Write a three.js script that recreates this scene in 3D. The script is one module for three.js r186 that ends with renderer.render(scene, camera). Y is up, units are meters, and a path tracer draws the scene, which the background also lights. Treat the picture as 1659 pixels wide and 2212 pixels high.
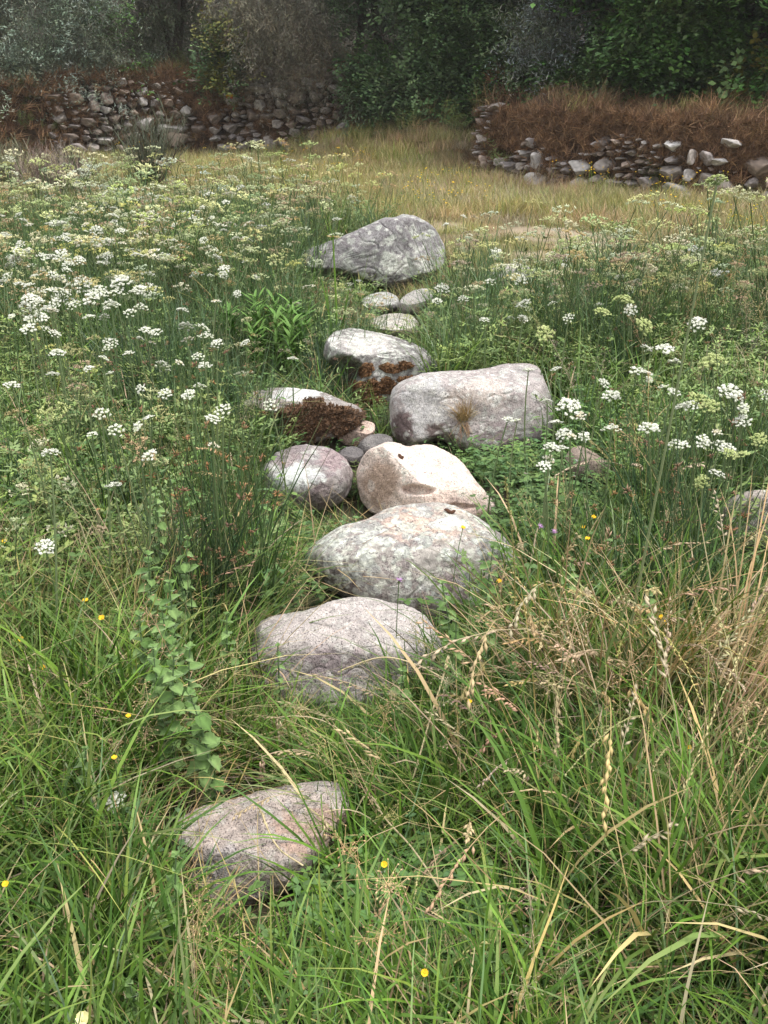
import * as THREE from 'three';
import { ImprovedNoise } from 'three/addons/math/ImprovedNoise.js';
import { mergeGeometries, mergeVertices } from 'three/addons/utils/BufferGeometryUtils.js';

// ------------------------------------------------------------------ camera, sky, sun, exposure
const scene = new THREE.Scene();
const EYE = 1.3;
const camera = new THREE.PerspectiveCamera(58, 0.75, 0.05, 300);
camera.position.set(0, EYE, 0);
camera.rotation.set(-25 * Math.PI / 180, 0, 0);
camera.updateMatrixWorld(true);
camera.updateProjectionMatrix();
{
  const w = 64, h = 32, d = new Float32Array(w * h * 4);
  for (let j = 0; j < h; j++) for (let i = 0; i < w; i++) {
    const up = Math.max(0, Math.sin(((j + 0.5) / h - 0.5) * Math.PI)), k = (j * w + i) * 4, L = 0.36 + 0.38 * up;
    d[k] = L * 0.99; d[k + 1] = L * 0.99; d[k + 2] = L * 1.0; d[k + 3] = 1;
  }
  const sky = new THREE.DataTexture(d, w, h, THREE.RGBAFormat, THREE.FloatType);
  sky.mapping = THREE.EquirectangularReflectionMapping; sky.magFilter = THREE.LinearFilter; sky.needsUpdate = true;
  scene.background = sky; scene.environment = sky;
}
const sun = new THREE.DirectionalLight(new THREE.Color().setRGB(1, 0.95, 0.88), 1.5);
sun.position.set(7, 16, -3.5); sun.target.position.set(0, 0, -5);
sun.castShadow = true; sun.shadow.radius = 21; sun.shadow.mapSize.set(2048, 2048);
Object.assign(sun.shadow.camera, { left: -20, right: 20, top: 20, bottom: -20, near: 1, far: 60 });
scene.add(sun, sun.target);
const renderer = new THREE.WebGLRenderer({ antialias: true });
renderer.toneMapping = THREE.LinearToneMapping;
renderer.toneMappingExposure = 2.4;
renderer.shadowMap.enabled = true;

// ------------------------------------------------------------------ helpers
const W = 1659, H = 2212;
let seed = 7;
const rnd = () => { seed = (seed + 0x6d2b79f5) | 0; let t = Math.imul(seed ^ (seed >>> 15), 1 | seed); t = (t + Math.imul(t ^ (t >>> 7), 61 | t)) ^ t; return ((t ^ (t >>> 14)) >>> 0) / 4294967296; };
const R = (a, b) => a + (b - a) * rnd();
const pick = (a) => a[Math.floor(rnd() * a.length)];
const V = (x, y, z) => new THREE.Vector3(x, y, z);
const clamp = THREE.MathUtils.clamp, sstep = THREE.MathUtils.smoothstep, lerp = THREE.MathUtils.lerp;
const N3 = new ImprovedNoise();
const noise = (x, y, z) => N3.noise(x + 31.7, y + 17.3, z + 53.1);
const fbm = (x, y, z, o = 4) => { let s = 0, a = 0.5; for (let i = 0; i < o; i++) { s += a * noise(x, y, z); x *= 2.03; y *= 2.03; z *= 2.03; a *= 0.5; } return s; };
const hash3 = (x, y, z, k = 0) => { let h = Math.imul(x, 374761393) ^ Math.imul(y, 668265263) ^ Math.imul(z, 2147483647 - 58) ^ Math.imul(k + 1, 1274126177); h = Math.imul(h ^ (h >>> 13), 1274126177); h ^= h >>> 16; h = Math.imul(h, 2246822519); return ((h ^ (h >>> 13)) >>> 0) / 4294967296; };
const mixc = (a, b, t) => [a[0] + (b[0] - a[0]) * t, a[1] + (b[1] - a[1]) * t, a[2] + (b[2] - a[2]) * t];
const mulc = (a, k) => [a[0] * k, a[1] * k, a[2] * k];
// a picture position as a ray, as a point on a level y, on the ground, or at a distance straight ahead
const ray = (px, py) => V((px / W) * 2 - 1, 1 - (py / H) * 2, 0.5).unproject(camera).sub(camera.position).normalize();
const onLevel = (px, py, y) => { const d = ray(px, py), t = (y - EYE) / d.y; return V(d.x * t, y, d.z * t); };
const ahead = (px, py, depth) => { const d = ray(px, py), t = depth / -d.z; return V(d.x * t, EYE + d.y * t, d.z * t); };
const toPix = (p) => { const q = p.clone().project(camera); return [(q.x + 1) * W / 2, (1 - q.y) * H / 2]; };
const names = new Map();
const numbered = (n) => { const k = names.get(n) ?? 0; names.set(n, k + 1); return k ? n + '_' + String(k).padStart(3, '0') : n; };
function tag(o, label, category, group, kind) { if (label) o.userData.label = label; if (category) o.userData.category = category; if (group) o.userData.group = group; if (kind) o.userData.kind = kind; return o; }
function thing(name, label, category, pos, group) { const g = new THREE.Group(); g.name = numbered(name); if (pos) g.position.copy(pos); scene.add(g); return tag(g, label, category, group); }
function part(name, geo, mat, parent) { const m = new THREE.Mesh(geo, mat); m.name = name; m.castShadow = m.receiveShadow = true; parent.add(m); return m; }

// collects ribbons, tubes, leaves and lumps into one geometry
class GB {
  constructor() { this.p = []; this.c = []; this.i = []; }
  v(x, y, z, c) { this.p.push(x, y, z); this.c.push(c[0], c[1], c[2]); return this.p.length / 3 - 1; }
  tri(a, b, c) { this.i.push(a, b, c); }
  ribbon(pts, ws, side, cols) {
    let l = -1, r = -1;
    pts.forEach((p, k) => {
      const w = ws[k] / 2, s = Array.isArray(side) ? side[k] : side, c = cols[k];
      if (w < 1e-5) { const t = this.v(p.x, p.y, p.z, c); this.tri(l, r, t); return; }
      const a = this.v(p.x - s.x * w, p.y - s.y * w, p.z - s.z * w, c), b = this.v(p.x + s.x * w, p.y + s.y * w, p.z + s.z * w, c);
      if (l >= 0) { this.tri(l, r, b); this.tri(l, b, a); }
      l = a; r = b;
    });
  }
  tube(pts, rs, n, cols) {
    let prev = null;
    pts.forEach((p, k) => {
      const t = (pts[Math.min(k + 1, pts.length - 1)].clone().sub(pts[Math.max(k - 1, 0)])).normalize();
      const s = Math.abs(t.y) > 0.95 ? V(1, 0, 0) : V(0, 1, 0), u = s.cross(t).normalize(), w = t.clone().cross(u), ring = [];
      for (let q = 0; q < n; q++) { const a = q / n * 6.2832, x = Math.cos(a) * rs[k], y = Math.sin(a) * rs[k]; ring.push(this.v(p.x + u.x * x + w.x * y, p.y + u.y * x + w.y * y, p.z + u.z * x + w.z * y, cols[k])); }
      if (prev) for (let q = 0; q < n; q++) { const m = (q + 1) % n; this.tri(prev[q], prev[m], ring[m]); this.tri(prev[q], ring[m], ring[q]); }
      prev = ring;
    });
    const e = pts[pts.length - 1], tip = this.v(e.x, e.y, e.z, cols[cols.length - 1]);
    for (let q = 0; q < n; q++) this.tri(prev[q], prev[(q + 1) % n], tip);
  }
  // a leaf from o along d, face towards up; folded along its midrib and drooping; prof gives half widths
  leaf(o, d, up, len, wid, col, { prof = [0.1, 0.75, 1, 0.8, 0], fold = 0.25, droop = 0.25, rib = 0, teeth = 0 } = {}) {
    d = d.clone().normalize(); const s = d.clone().cross(up).normalize(), n = s.clone().cross(d).normalize(), m = prof.length - 1;
    let a0, b0, c0;
    for (let k = 0; k <= m; k++) {
      const t = k / m, w = prof[k] * wid / 2 * (teeth ? 1 + (k % 2 ? teeth : -teeth) : 1), q = V(o.x, o.y, o.z).addScaledVector(d, len * t).addScaledVector(n, -droop * len * t * t), f = w * fold;
      const cc = rib ? mulc(col, 1 + rib) : col;
      const c = this.v(q.x, q.y, q.z, cc);
      if (w < 1e-6) { this.tri(a0, c0, c); this.tri(c0, b0, c); break; }
      const a = this.v(q.x - s.x * w + n.x * f, q.y - s.y * w + n.y * f, q.z - s.z * w + n.z * f, col), b = this.v(q.x + s.x * w + n.x * f, q.y + s.y * w + n.y * f, q.z + s.z * w + n.z * f, col);
      if (k) { this.tri(a0, c0, c); this.tri(a0, c, a); this.tri(c0, b0, b); this.tri(c0, b, c); }
      a0 = a; b0 = b; c0 = c;
    }
  }
  // a small leaf of two faces folded along its midrib
  dia(o, d, up, len, wid, col, fold = 0.25, at = 0.45) {
    const n0 = Math.hypot(d.x, d.y, d.z), dx = d.x / n0, dy = d.y / n0, dz = d.z / n0;
    let sx = dy * up.z - dz * up.y, sy = dz * up.x - dx * up.z, sz = dx * up.y - dy * up.x; const l = Math.hypot(sx, sy, sz) || 1; sx /= l; sy /= l; sz /= l;
    const nx = sy * dz - sz * dy, ny = sz * dx - sx * dz, nz = sx * dy - sy * dx, w = wid / 2, f = w * fold, L = len * at;
    const a = this.v(o.x, o.y, o.z, col), t = this.v(o.x + dx * len, o.y + dy * len, o.z + dz * len, col);
    const q = this.v(o.x + dx * L - sx * w + nx * f, o.y + dy * L - sy * w + ny * f, o.z + dz * L - sz * w + nz * f, col), r = this.v(o.x + dx * L + sx * w + nx * f, o.y + dy * L + sy * w + ny * f, o.z + dz * L + sz * w + nz * f, col);
    this.tri(a, t, q); this.tri(a, r, t);
  }
  // a small pointed lump (spikelet, bud) along d
  spike(o, d, len, r, col) {
    const s = d.clone().cross(Math.abs(d.y) > 0.9 ? V(1, 0, 0) : V(0, 1, 0)).normalize(), u = s.clone().cross(d).normalize();
    const e0 = this.v(o.x, o.y, o.z, col), e1 = this.v(o.x + d.x * len, o.y + d.y * len, o.z + d.z * len, mulc(col, 1.1)), ring = [];
    for (let q = 0; q < 4; q++) { const a = q * 1.5708, x = Math.cos(a) * r, y = Math.sin(a) * r * 0.7; ring.push(this.v(o.x + d.x * len * 0.42 + s.x * x + u.x * y, o.y + d.y * len * 0.42 + s.y * x + u.y * y, o.z + d.z * len * 0.42 + s.z * x + u.z * y, col)); }
    for (let q = 0; q < 4; q++) { const m = (q + 1) % 4; this.tri(e0, ring[m], ring[q]); this.tri(ring[q], ring[m], e1); }
  }
  lump(o, r, flat, col, rough = 0.25) {
    const base = this.p.length / 3, rows = 3, n = 7;
    const top = this.v(o.x, o.y + r * flat, o.z, col); let prev = null;
    for (let k = 1; k <= rows; k++) {
      const ring = [], a = k / rows * 1.85;
      for (let q = 0; q < n; q++) { const b = (q + k * 0.5) / n * 6.2832, j = 1 + R(-rough, rough); ring.push(this.v(o.x + Math.sin(a) * Math.cos(b) * r * j, o.y + Math.cos(a) * r * flat * j, o.z + Math.sin(a) * Math.sin(b) * r * j, mulc(col, R(0.86, 1.06)))); }
      for (let q = 0; q < n; q++) { const m = (q + 1) % n; if (!prev) this.tri(top, ring[m], ring[q]); else { this.tri(prev[q], ring[m], ring[q]); this.tri(prev[q], prev[m], ring[m]); } }
      prev = ring;
    }
    return base;
  }
  geo() {
    const g = new THREE.BufferGeometry();
    g.setAttribute('position', new THREE.Float32BufferAttribute(this.p, 3)); g.setAttribute('color', new THREE.Float32BufferAttribute(this.c, 3));
    g.setIndex(this.i); g.computeVertexNormals(); return g;
  }
}
// the path of a stalk: starts leaning by lean towards az and bends by curve over its length
function arc(o, len, az, lean, curve, n, wob = 0) {
  const pts = [V(o.x, o.y, o.z)], dx = Math.cos(az), dz = Math.sin(az); let a = lean, p = pts[0].clone(), side = 0;
  for (let k = 1; k <= n; k++) { a = lean + curve * Math.pow(k / n, 1.4); side += R(-wob, wob); const st = len / n; p = p.clone().add(V(dx * Math.sin(a) * st - dz * side * st, Math.cos(a) * st, dz * Math.sin(a) * st + dx * side * st)); pts.push(p); }
  return pts;
}
function blade(g, o, len, w, az, lean, curve, c0, c1, n = 5) {
  const pts = arc(o, len, az, lean, curve, n, 0.06), tw = R(-0.9, 0.9), sides = [], ws = [], cs = [];
  for (let k = 0; k <= n; k++) { const a = az + Math.PI / 2 + tw * (0.4 + k / n), t = k / n; sides.push(V(Math.cos(a), 0.12 * Math.sin(tw * 3), Math.sin(a))); ws.push(k === n ? 0 : w * (t < 0.25 ? 0.75 + t : 1 - 0.75 * Math.pow((t - 0.25) / 0.75, 1.6))); cs.push(mixc(c0, c1, t * t)); }
  g.ribbon(pts, ws, sides, cs);
  return pts;
}
const plantMat = (o) => new THREE.MeshPhysicalMaterial({ vertexColors: true, side: THREE.DoubleSide, roughness: 0.9, transmission: 0.3, thickness: 0, ...o });
const M = {
  grass: new THREE.MeshStandardMaterial({ vertexColors: true, side: THREE.DoubleSide, roughness: 0.6 }),
  waxy: new THREE.MeshStandardMaterial({ vertexColors: true, side: THREE.DoubleSide, roughness: 0.42 }),
  dry: new THREE.MeshStandardMaterial({ vertexColors: true, side: THREE.DoubleSide, roughness: 0.8 }),
  leaf: new THREE.MeshStandardMaterial({ vertexColors: true, side: THREE.DoubleSide, roughness: 0.7 }),
  mint: plantMat({ transmission: 0.25, roughness: 1 }),
  crown: new THREE.MeshStandardMaterial({ vertexColors: true, side: THREE.DoubleSide, roughness: 0.65 }),
  petal: new THREE.MeshStandardMaterial({ vertexColors: true, side: THREE.DoubleSide, roughness: 0.8 }),
  rock: new THREE.MeshStandardMaterial({ vertexColors: true, roughness: 0.92 }),
  soil: new THREE.MeshStandardMaterial({ vertexColors: true, roughness: 1 }),
  bark: new THREE.MeshStandardMaterial({ vertexColors: true, roughness: 0.95 }),
};

// stone grain, and crusts of lichen with crisp edges, as tiles 0.4 m wide; half the range is the stone's own colour
function rockTiles(withLichen) {
  const S = 1024, col = new Uint8Array(S * S * 4), hgt = new Uint8Array(S * S * 4);
  const lat = (n, k) => { const a = new Float32Array(n * n); for (let i = 0; i < n * n; i++) a[i] = hash3(i % n, Math.floor(i / n), k, 77); return (x, y) => { const u = x / S * n, v = y / S * n, i = Math.floor(u), j = Math.floor(v); let f = u - i, g = v - j; f = f * f * (3 - 2 * f); g = g * g * (3 - 2 * g); const A = (p, q) => a[((q % n) + n) % n * n + ((p % n) + n) % n]; return lerp(lerp(A(i, j), A(i + 1, j), f), lerp(A(i, j + 1), A(i + 1, j + 1), f), g); }; };
  const n8 = lat(8, 1), n24 = lat(24, 2), n64 = lat(64, 3), n160 = lat(160, 4), n400 = lat(400, 5), m160 = lat(200, 6), w16 = lat(16, 7), w48 = lat(48, 8);
  const cells = (n, share, k) => (x, y) => { const u = x / S * n, v = y / S * n, i = Math.floor(u), j = Math.floor(v); let best = -9, who = 0; for (let a = -1; a <= 1; a++) for (let b = -1; b <= 1; b++) { const p = ((i + a) % n + n) % n, q = ((j + b) % n + n) % n; if (hash3(p, q, k, 1) > share) continue; const d = Math.hypot(u - i - a - hash3(p, q, k, 2), v - j - b - hash3(p, q, k, 3)), r = 0.3 + 0.55 * hash3(p, q, k, 4), t = 1 - d / r; if (t > best) { best = t; who = hash3(p, q, k, 5); } } return [best, who]; };
  const big = cells(11, 0.4, 20), mid = cells(24, 0.38, 40), tiny = cells(60, 0.28, 60);
  for (let y = 0; y < S; y++) for (let x = 0; x < S; x++) {
    const g = n160(x, y), f = n400(x, y), m = m160(x, y), b = 0.34 + 0.12 * n24(x, y) + 0.1 * n64(x, y); let r = b * (0.72 + 0.55 * g) * (0.8 + 0.4 * f), t = [r, r * 0.985, r * 0.98], h = 0.4 * n64(x, y) + 0.3 * g + 0.3 * f;
    if (m < 0.2) { t = [0.13, 0.125, 0.13]; h -= 0.2; } else if (m > 0.85) { t = [0.62, 0.6, 0.58]; } else if (n400(y, x) > 0.88) t = [0.56, 0.5, 0.46];
    if (withLichen) {
      const wx = x + 26 * (w48(x, y) - 0.5) + 14 * (n160(x, y) - 0.5), wy = y + 26 * (w48(y, x) - 0.5) + 14 * (n160(y, x) - 0.5), gate = w16(x, y) * 0.7 + n8(x, y) * 0.5;
      for (const [fn, lim, tone] of [[big, 0.62, 0.82], [mid, 0.5, 0.9], [tiny, 0.42, 0.98]]) { if (gate < lim * 0.9) continue; const [v, who] = fn(wx, wy); if (v > 0.02) { const k = (tone - 0.42 + 0.26 * who) * (v < 0.14 ? 1.12 : v > 0.6 && who > 0.6 ? 0.7 : 1) * (0.78 + 0.44 * f); t = [k * 0.97, k, k * 0.95]; h += 0.25; } }
    }
    const o = (y * S + x) * 4; for (let c = 0; c < 3; c++) { col[o + c] = clamp(t[c], 0, 1) * 255; hgt[o + c] = clamp(h, 0, 1) * 255; } col[o + 3] = hgt[o + 3] = 255;
  }
  return [col, hgt].map((d) => { const q = new THREE.DataTexture(d, S, S, THREE.RGBAFormat); q.wrapS = q.wrapT = THREE.RepeatWrapping; q.magFilter = THREE.LinearFilter; q.needsUpdate = true; return q; });
}
for (const [name, l] of [['rock', false], ['lichened', true]]) { const [map, bumpMap] = rockTiles(l); M[name] = new THREE.MeshStandardMaterial({ vertexColors: true, roughness: 0.94, map, bumpMap, bumpScale: 0.0025 }); }
// flat faces of the three axes carry the tiles, in metres
function boxed(g, size = 0.4, k = 0) {
  const p = g.attributes.position, n = g.attributes.normal, c = g.attributes.color, id = g.index.array, m = id.length, P = new Float32Array(m * 3), N = new Float32Array(m * 3), C = new Float32Array(m * 3), U = new Float32Array(m * 2);
  for (let t = 0; t < m; t += 3) {
    let ax = 0, ay = 0, az = 0; for (let j = 0; j < 3; j++) { ax += n.getX(id[t + j]); ay += n.getY(id[t + j]); az += n.getZ(id[t + j]); } ax = Math.abs(ax); ay = Math.abs(ay); az = Math.abs(az);
    for (let j = 0; j < 3; j++) { const i = id[t + j], o = t + j, x = p.getX(i), y = p.getY(i), z = p.getZ(i); P.set([x, y, z], o * 3); N.set([n.getX(i), n.getY(i), n.getZ(i)], o * 3); C.set([c.getX(i), c.getY(i), c.getZ(i)], o * 3); const [u, v] = ay >= ax && ay >= az ? [x, z] : ax > az ? [z + 0.13, y] : [x + 0.27, y]; U.set([u / size + k * 0.37, v / size + k * 0.61], o * 2); }
  }
  const q = new THREE.BufferGeometry(); for (const [nm, a, w] of [['position', P, 3], ['normal', N, 3], ['color', C, 3], ['uv', U, 2]]) q.setAttribute(nm, new THREE.BufferAttribute(a, w)); return q;
}

scene.fog = new THREE.FogExp2(0xe3e6ea, 0.001);

// ------------------------------------------------------------------ the ground
const P0 = (px, py) => onLevel(px, py, 0);
const WALL = [V(-60, 0, -4), V(-16, 0, -13.5), P0(120, 348), P0(400, 338), ahead(740, 300, 18.3), ahead(1000, 300, 17.6), P0(1032, 378), P0(1230, 408), P0(1450, 428), P0(1660, 438), V(9, 0, -8.6), V(60, 0, 22)];
const CORNER = 6;   // index where the nearer wall begins
function behind(x, z) {
  let best = 1e9, sgn = 1, at = 0;
  for (let k = 0; k < WALL.length - 1; k++) {
    const a = WALL[k], b = WALL[k + 1], dx = b.x - a.x, dz = b.z - a.z, t = clamp(((x - a.x) * dx + (z - a.z) * dz) / (dx * dx + dz * dz), 0, 1), ex = x - a.x - dx * t, ez = z - a.z - dz * t, d = Math.hypot(ex, ez);
    if (d < best - 1e-6) { best = d; sgn = dx * ez - dz * ex < 0 ? 1 : -1; at = k + t; }
  }
  return [best * sgn, at];
}
const ROW = [[560, 1960], [740, 1480], [900, 1310], [930, 1130], [700, 1060], [1020, 960], [800, 860], [820, 660], [830, 610]].map(([x, y]) => P0(x, y));
function rowDist(x, z) { let d = 9; for (let k = 0; k < ROW.length - 1; k++) { const a = ROW[k], b = ROW[k + 1], dx = b.x - a.x, dz = b.z - a.z, t = clamp(((x - a.x) * dx + (z - a.z) * dz) / (dx * dx + dz * dz), 0, 1); d = Math.min(d, Math.hypot(x - a.x - dx * t, z - a.z - dz * t)); } return d; }
function ground(x, z) {
  let y = 0.05 * noise(x * 0.6, 0, z * 0.6) + 0.03 * noise(x * 2.1, 3, z * 2.1) + 0.012 * noise(x * 7, 5, z * 7);
  if (z > -9) y -= 0.12 * Math.exp(-((rowDist(x, z) / 0.32) ** 2));
  if (z < -6 || Math.abs(x) > 5) {
    const [d, at] = behind(x, z), right = sstep(at, CORNER - 0.6, CORNER + 0.2), top = lerp(1.35, 0.86, right) + 0.1 * Math.exp(-(((at - CORNER - 0.2) / 0.4) ** 2));
    y += (top + (d > -0.3 ? 0.22 * noise(x * 1.1, 7, z * 1.1) + 0.1 * noise(x * 3, 8, z * 3) : 0)) * sstep(d, -0.05 + 0.06 * noise(x * 2, 3, z * 2), 0.35) + (d > 0.35 ? (d - 0.35) * 0.06 + 0.12 * sstep(d, 0.35, 1.2) + Math.max(0, d - 4.5) * 0.3 : 0);
    const m = sstep(x, -2.6, 1.2) * (1 - sstep(x, 1.2, 2.6));   // the grassy bank before the farther wall
    y += m * 0.75 * sstep(d, -2.9, -0.2) * (1 - sstep(d, -0.1, 0.3)) * (1 - right);
  }
  return y;
}
const hit = (px, py) => { let p = P0(px, py); for (let k = 0; k < 12; k++) p = onLevel(px, py, ground(p.x, p.z)); p.y = ground(p.x, p.z); return p; };
const SAND = [[1190, 505, 0.75, 0.55], [1215, 550, 0.55, 0.35], [1290, 530, 0.5, 0.3], [960, 490, 0.4, 0.3]].map(([x, y, a, b]) => ({ p: P0(x, y), a: a * 1.0, b: b * 0.9 }));
const sandy = (x, z) => { let s = 0; for (const q of SAND) s = Math.max(s, 1 - Math.hypot((x - q.p.x) / q.a, (z - q.p.z) / q.b) + 0.35 * noise(x * 2.3, 9, z * 2.3)); return sstep(s, 0, 0.35); };
{
  const xs = [], zs = [];
  for (let k = 0; k <= 220; k++) { const t = k / 110 - 1; xs.push(Math.sign(t) * (5 * Math.abs(t) + 75 * Math.abs(t) ** 5)); }
  for (let k = 0; k <= 300; k++) { const t = k / 300; zs.push(6 - 27 * t - 60 * t ** 8); }
  const g = new GB();
  for (const z of zs) for (const x of xs) {
    const n = fbm(x * 1.3, 1, z * 1.3), n2 = fbm(x * 9, 2, z * 9, 3), far = sstep(-z, 6.5, 9.5);
    let c = mixc([0.05, 0.038, 0.022], [0.04, 0.046, 0.018], clamp(0.5 + n * 1.4, 0, 1));
    c = mixc(c, [0.19, 0.155, 0.075], far * clamp(0.75 + n, 0, 1));
    c = mixc(c, [0.33, 0.265, 0.19], sandy(x, z));
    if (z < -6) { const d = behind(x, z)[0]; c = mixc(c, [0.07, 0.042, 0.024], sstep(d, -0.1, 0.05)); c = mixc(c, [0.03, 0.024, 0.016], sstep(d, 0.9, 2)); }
    g.v(x, ground(x, z), z, mulc(c, 1 + n2 * 0.7));
  }
  const nx = xs.length;
  for (let j = 0; j < zs.length - 1; j++) for (let i = 0; i < nx - 1; i++) { const a = j * nx + i; g.tri(a, a + 1, a + nx + 1); g.tri(a, a + nx + 1, a + nx); }
  const m = part('ground', g.geo(), M.soil, scene); m.userData.kind = 'structure';
}

// ------------------------------------------------------------------ boulders
function smoothOutline(pts) {
  const c = new THREE.CatmullRomCurve3(pts.map(([x, y]) => V(x, y, 0)), true, 'centripetal');
  return c.getPoints(160).map((p) => [p.x, p.y]);
}
function cubeSphere(n) {
  const p = [], idx = [];
  const faces = [[V(1, 0, 0), V(0, 1, 0), V(0, 0, 1)], [V(-1, 0, 0), V(0, 0, 1), V(0, 1, 0)], [V(0, 1, 0), V(0, 0, 1), V(1, 0, 0)], [V(0, -1, 0), V(1, 0, 0), V(0, 0, 1)], [V(0, 0, 1), V(1, 0, 0), V(0, 1, 0)], [V(0, 0, -1), V(0, 1, 0), V(1, 0, 0)]];
  for (const [f, u, v] of faces) {
    const b = p.length / 3;
    for (let j = 0; j <= n; j++) for (let i = 0; i <= n; i++) { const s = Math.tan((i / n * 2 - 1) * Math.PI / 4), t = Math.tan((j / n * 2 - 1) * Math.PI / 4), q = f.clone().addScaledVector(u, s).addScaledVector(v, t).normalize(); p.push(q.x, q.y, q.z); }
    for (let j = 0; j < n; j++) for (let i = 0; i < n; i++) { const a = b + j * (n + 1) + i; idx.push(a, a + 1, a + n + 2, a, a + n + 2, a + n + 1); }
  }
  const g = new THREE.BufferGeometry(); g.setAttribute('position', new THREE.Float32BufferAttribute(p, 3)); g.setIndex(idx);
  return mergeVertices(g, 1e-5);
}
const spheres = new Map(), sphereOf = (n) => { if (!spheres.has(n)) spheres.set(n, cubeSphere(n)); return spheres.get(n); };
function inPoly(poly, x, y) { let c = false; for (let i = 0, j = poly.length - 1; i < poly.length; j = i++) { const [xi, yi] = poly[i], [xj, yj] = poly[j]; if (yi > y !== yj > y && x < (xj - xi) * (y - yi) / (yj - yi) + xi) c = !c; } return c; }
// round growths (lichen) as cells in space: how deep inside a growth this place is, and which growth
function lichen(p, size, share, k) {
  const x = p.x / size, y = p.y / size, z = p.z / size, ix = Math.floor(x), iy = Math.floor(y), iz = Math.floor(z); let best = -1, who = 0;
  for (let a = -1; a <= 1; a++) for (let b = -1; b <= 1; b++) for (let c = -1; c <= 1; c++) {
    const X = ix + a, Y = iy + b, Z = iz + c, h = hash3(X, Y, Z, k); if (h > share) continue;
    const d = Math.hypot(x - X - hash3(X, Y, Z, k + 1), y - Y - hash3(X, Y, Z, k + 2), z - Z - hash3(X, Y, Z, k + 3)), r = 0.35 + 0.5 * hash3(X, Y, Z, k + 4), v = 1 - d / r;
    if (v > best) { best = v; who = hash3(X, Y, Z, k + 5); }
  }
  return [best, who];
}
const boulders = [];
function boulder(s) {
  const poly = smoothOutline(s.outline), xs = poly.map((p) => p[0]), ys = poly.map((p) => p[1]);
  const x0 = Math.min(...xs), x1 = Math.max(...xs), y0 = Math.min(...ys), y1 = Math.max(...ys), cx = s.cx ?? (x0 + x1) / 2, cy = s.cy ?? (y0 + y1) / 2;
  const foot = hit((x0 + x1) / 2, y1 - (s.sink ?? 0)), f = ray(cx, cy), T0 = s.thick;
  const dist = (Math.hypot(foot.x, foot.z) + T0 * (s.back ?? 0.55)) / Math.hypot(f.x, f.z), C = camera.position.clone().addScaledVector(f, dist);
  const r = V(-f.z, 0, f.x).normalize(), u = r.clone().cross(f).normalize();
  const loc = poly.map(([x, y]) => { const d = ray(x, y), t = dist / d.dot(f), q = camera.position.clone().addScaledVector(d, t).sub(C); return [q.dot(r), q.dot(u)]; });
  const rad = [], NA = 720;   // the outline as a radius for every angle round the middle
  for (let k = 0; k < NA; k++) {
    const a = k / NA * 6.283185, dx = Math.cos(a), dy = Math.sin(a); let best = 0.01;
    for (let i = 0; i < loc.length; i++) { const [ax, ay] = loc[i], [bx, by] = loc[(i + 1) % loc.length], ex = bx - ax, ey = by - ay, den = dx * ey - dy * ex; if (Math.abs(den) < 1e-9) continue; const t = (ax * ey - ay * ex) / den, q = (ax * dy - ay * dx) / den; if (t > 0 && q >= -0.001 && q <= 1.001) best = Math.max(best, t); }
    rad.push(best);
  }
  const src = sphereOf(s.n ?? 48), sp = src.attributes.position, pos = new Float32Array(sp.count * 3), toward = f.clone().negate(), e1 = s.box ?? 2.5;
  const pts = [];
  for (let k = 0; k < sp.count; k++) {
    const a = sp.getX(k), b = sp.getY(k), c = sp.getZ(k), th = (Math.atan2(b, a) / 6.283185 + 1) % 1 * NA, i = Math.floor(th) % NA, rr = lerp(rad[i], rad[(i + 1) % NA], th - Math.floor(th)), co = Math.sqrt(Math.max(0, a * a + b * b));
    const kk = Math.pow(Math.pow(co, e1) + Math.pow(Math.abs(c), e1), -1 / e1), m = rr * co * kk, un = co > 1e-6 ? 1 / co : 0;
    pts.push(V(0, 0, 0).addScaledVector(r, a * un * m).addScaledVector(u, b * un * m).addScaledVector(toward, T0 * c * kk));
  }
  const hz = V(toward.x, 0, toward.z).normalize();
  for (const [a, b, c, k, soft = 0.03] of s.cuts ?? []) {   // faces of the stone: towards the right, up, towards the viewer
    const n = V(0, 0, 0).addScaledVector(r, a).addScaledVector(V(0, 1, 0), b).addScaledVector(hz, c).normalize(); let most = 0;
    for (const p of pts) most = Math.max(most, p.dot(n));
    for (const p of pts) { const over = p.dot(n) - k * most, w = soft * most; if (over > -w) { const cut = over > w ? over : (over + w) ** 2 / (4 * w); p.addScaledVector(n, -cut * 0.93); } }
  }
  for (const [a, b, c, rr, deep] of s.dents ?? []) {   // hollows: place and half sizes as seen in the picture, depth in metres
    const d0 = ray(a, b), q = camera.position.clone().addScaledVector(d0, dist / d0.dot(f)).sub(C), qa = q.dot(r), qb = q.dot(u), k = 0.832 * dist / W;
    for (const p of pts) { if (p.dot(toward) < 0) continue; const x = p.dot(r) - qa, y = p.dot(u) - qb, d = Math.hypot(x / (c * k), y / (rr * k)) + 0.5 * fbm(p.x * 9 / T0 * 0.3, p.y * 9 / T0 * 0.3, p.z * 9 / T0 * 0.3, 3); if (d < 1) p.addScaledVector(toward, -deep * sstep(1 - d, 0, 0.45)); }
  }
  const size = Math.max(x1 - x0, y1 - y0) / W * 0.83 * dist, big = s.lumps ?? 0.035, kx = s.seed ?? boulders.length * 7.7;
  const g = new THREE.BufferGeometry(); pts.forEach((p, k) => p.toArray(pos, k * 3));
  g.setAttribute('position', new THREE.BufferAttribute(pos, 3)); g.setIndex(src.index.clone()); g.computeVertexNormals();
  const nn = g.attributes.normal, col = new Float32Array(sp.count * 3);
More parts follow.
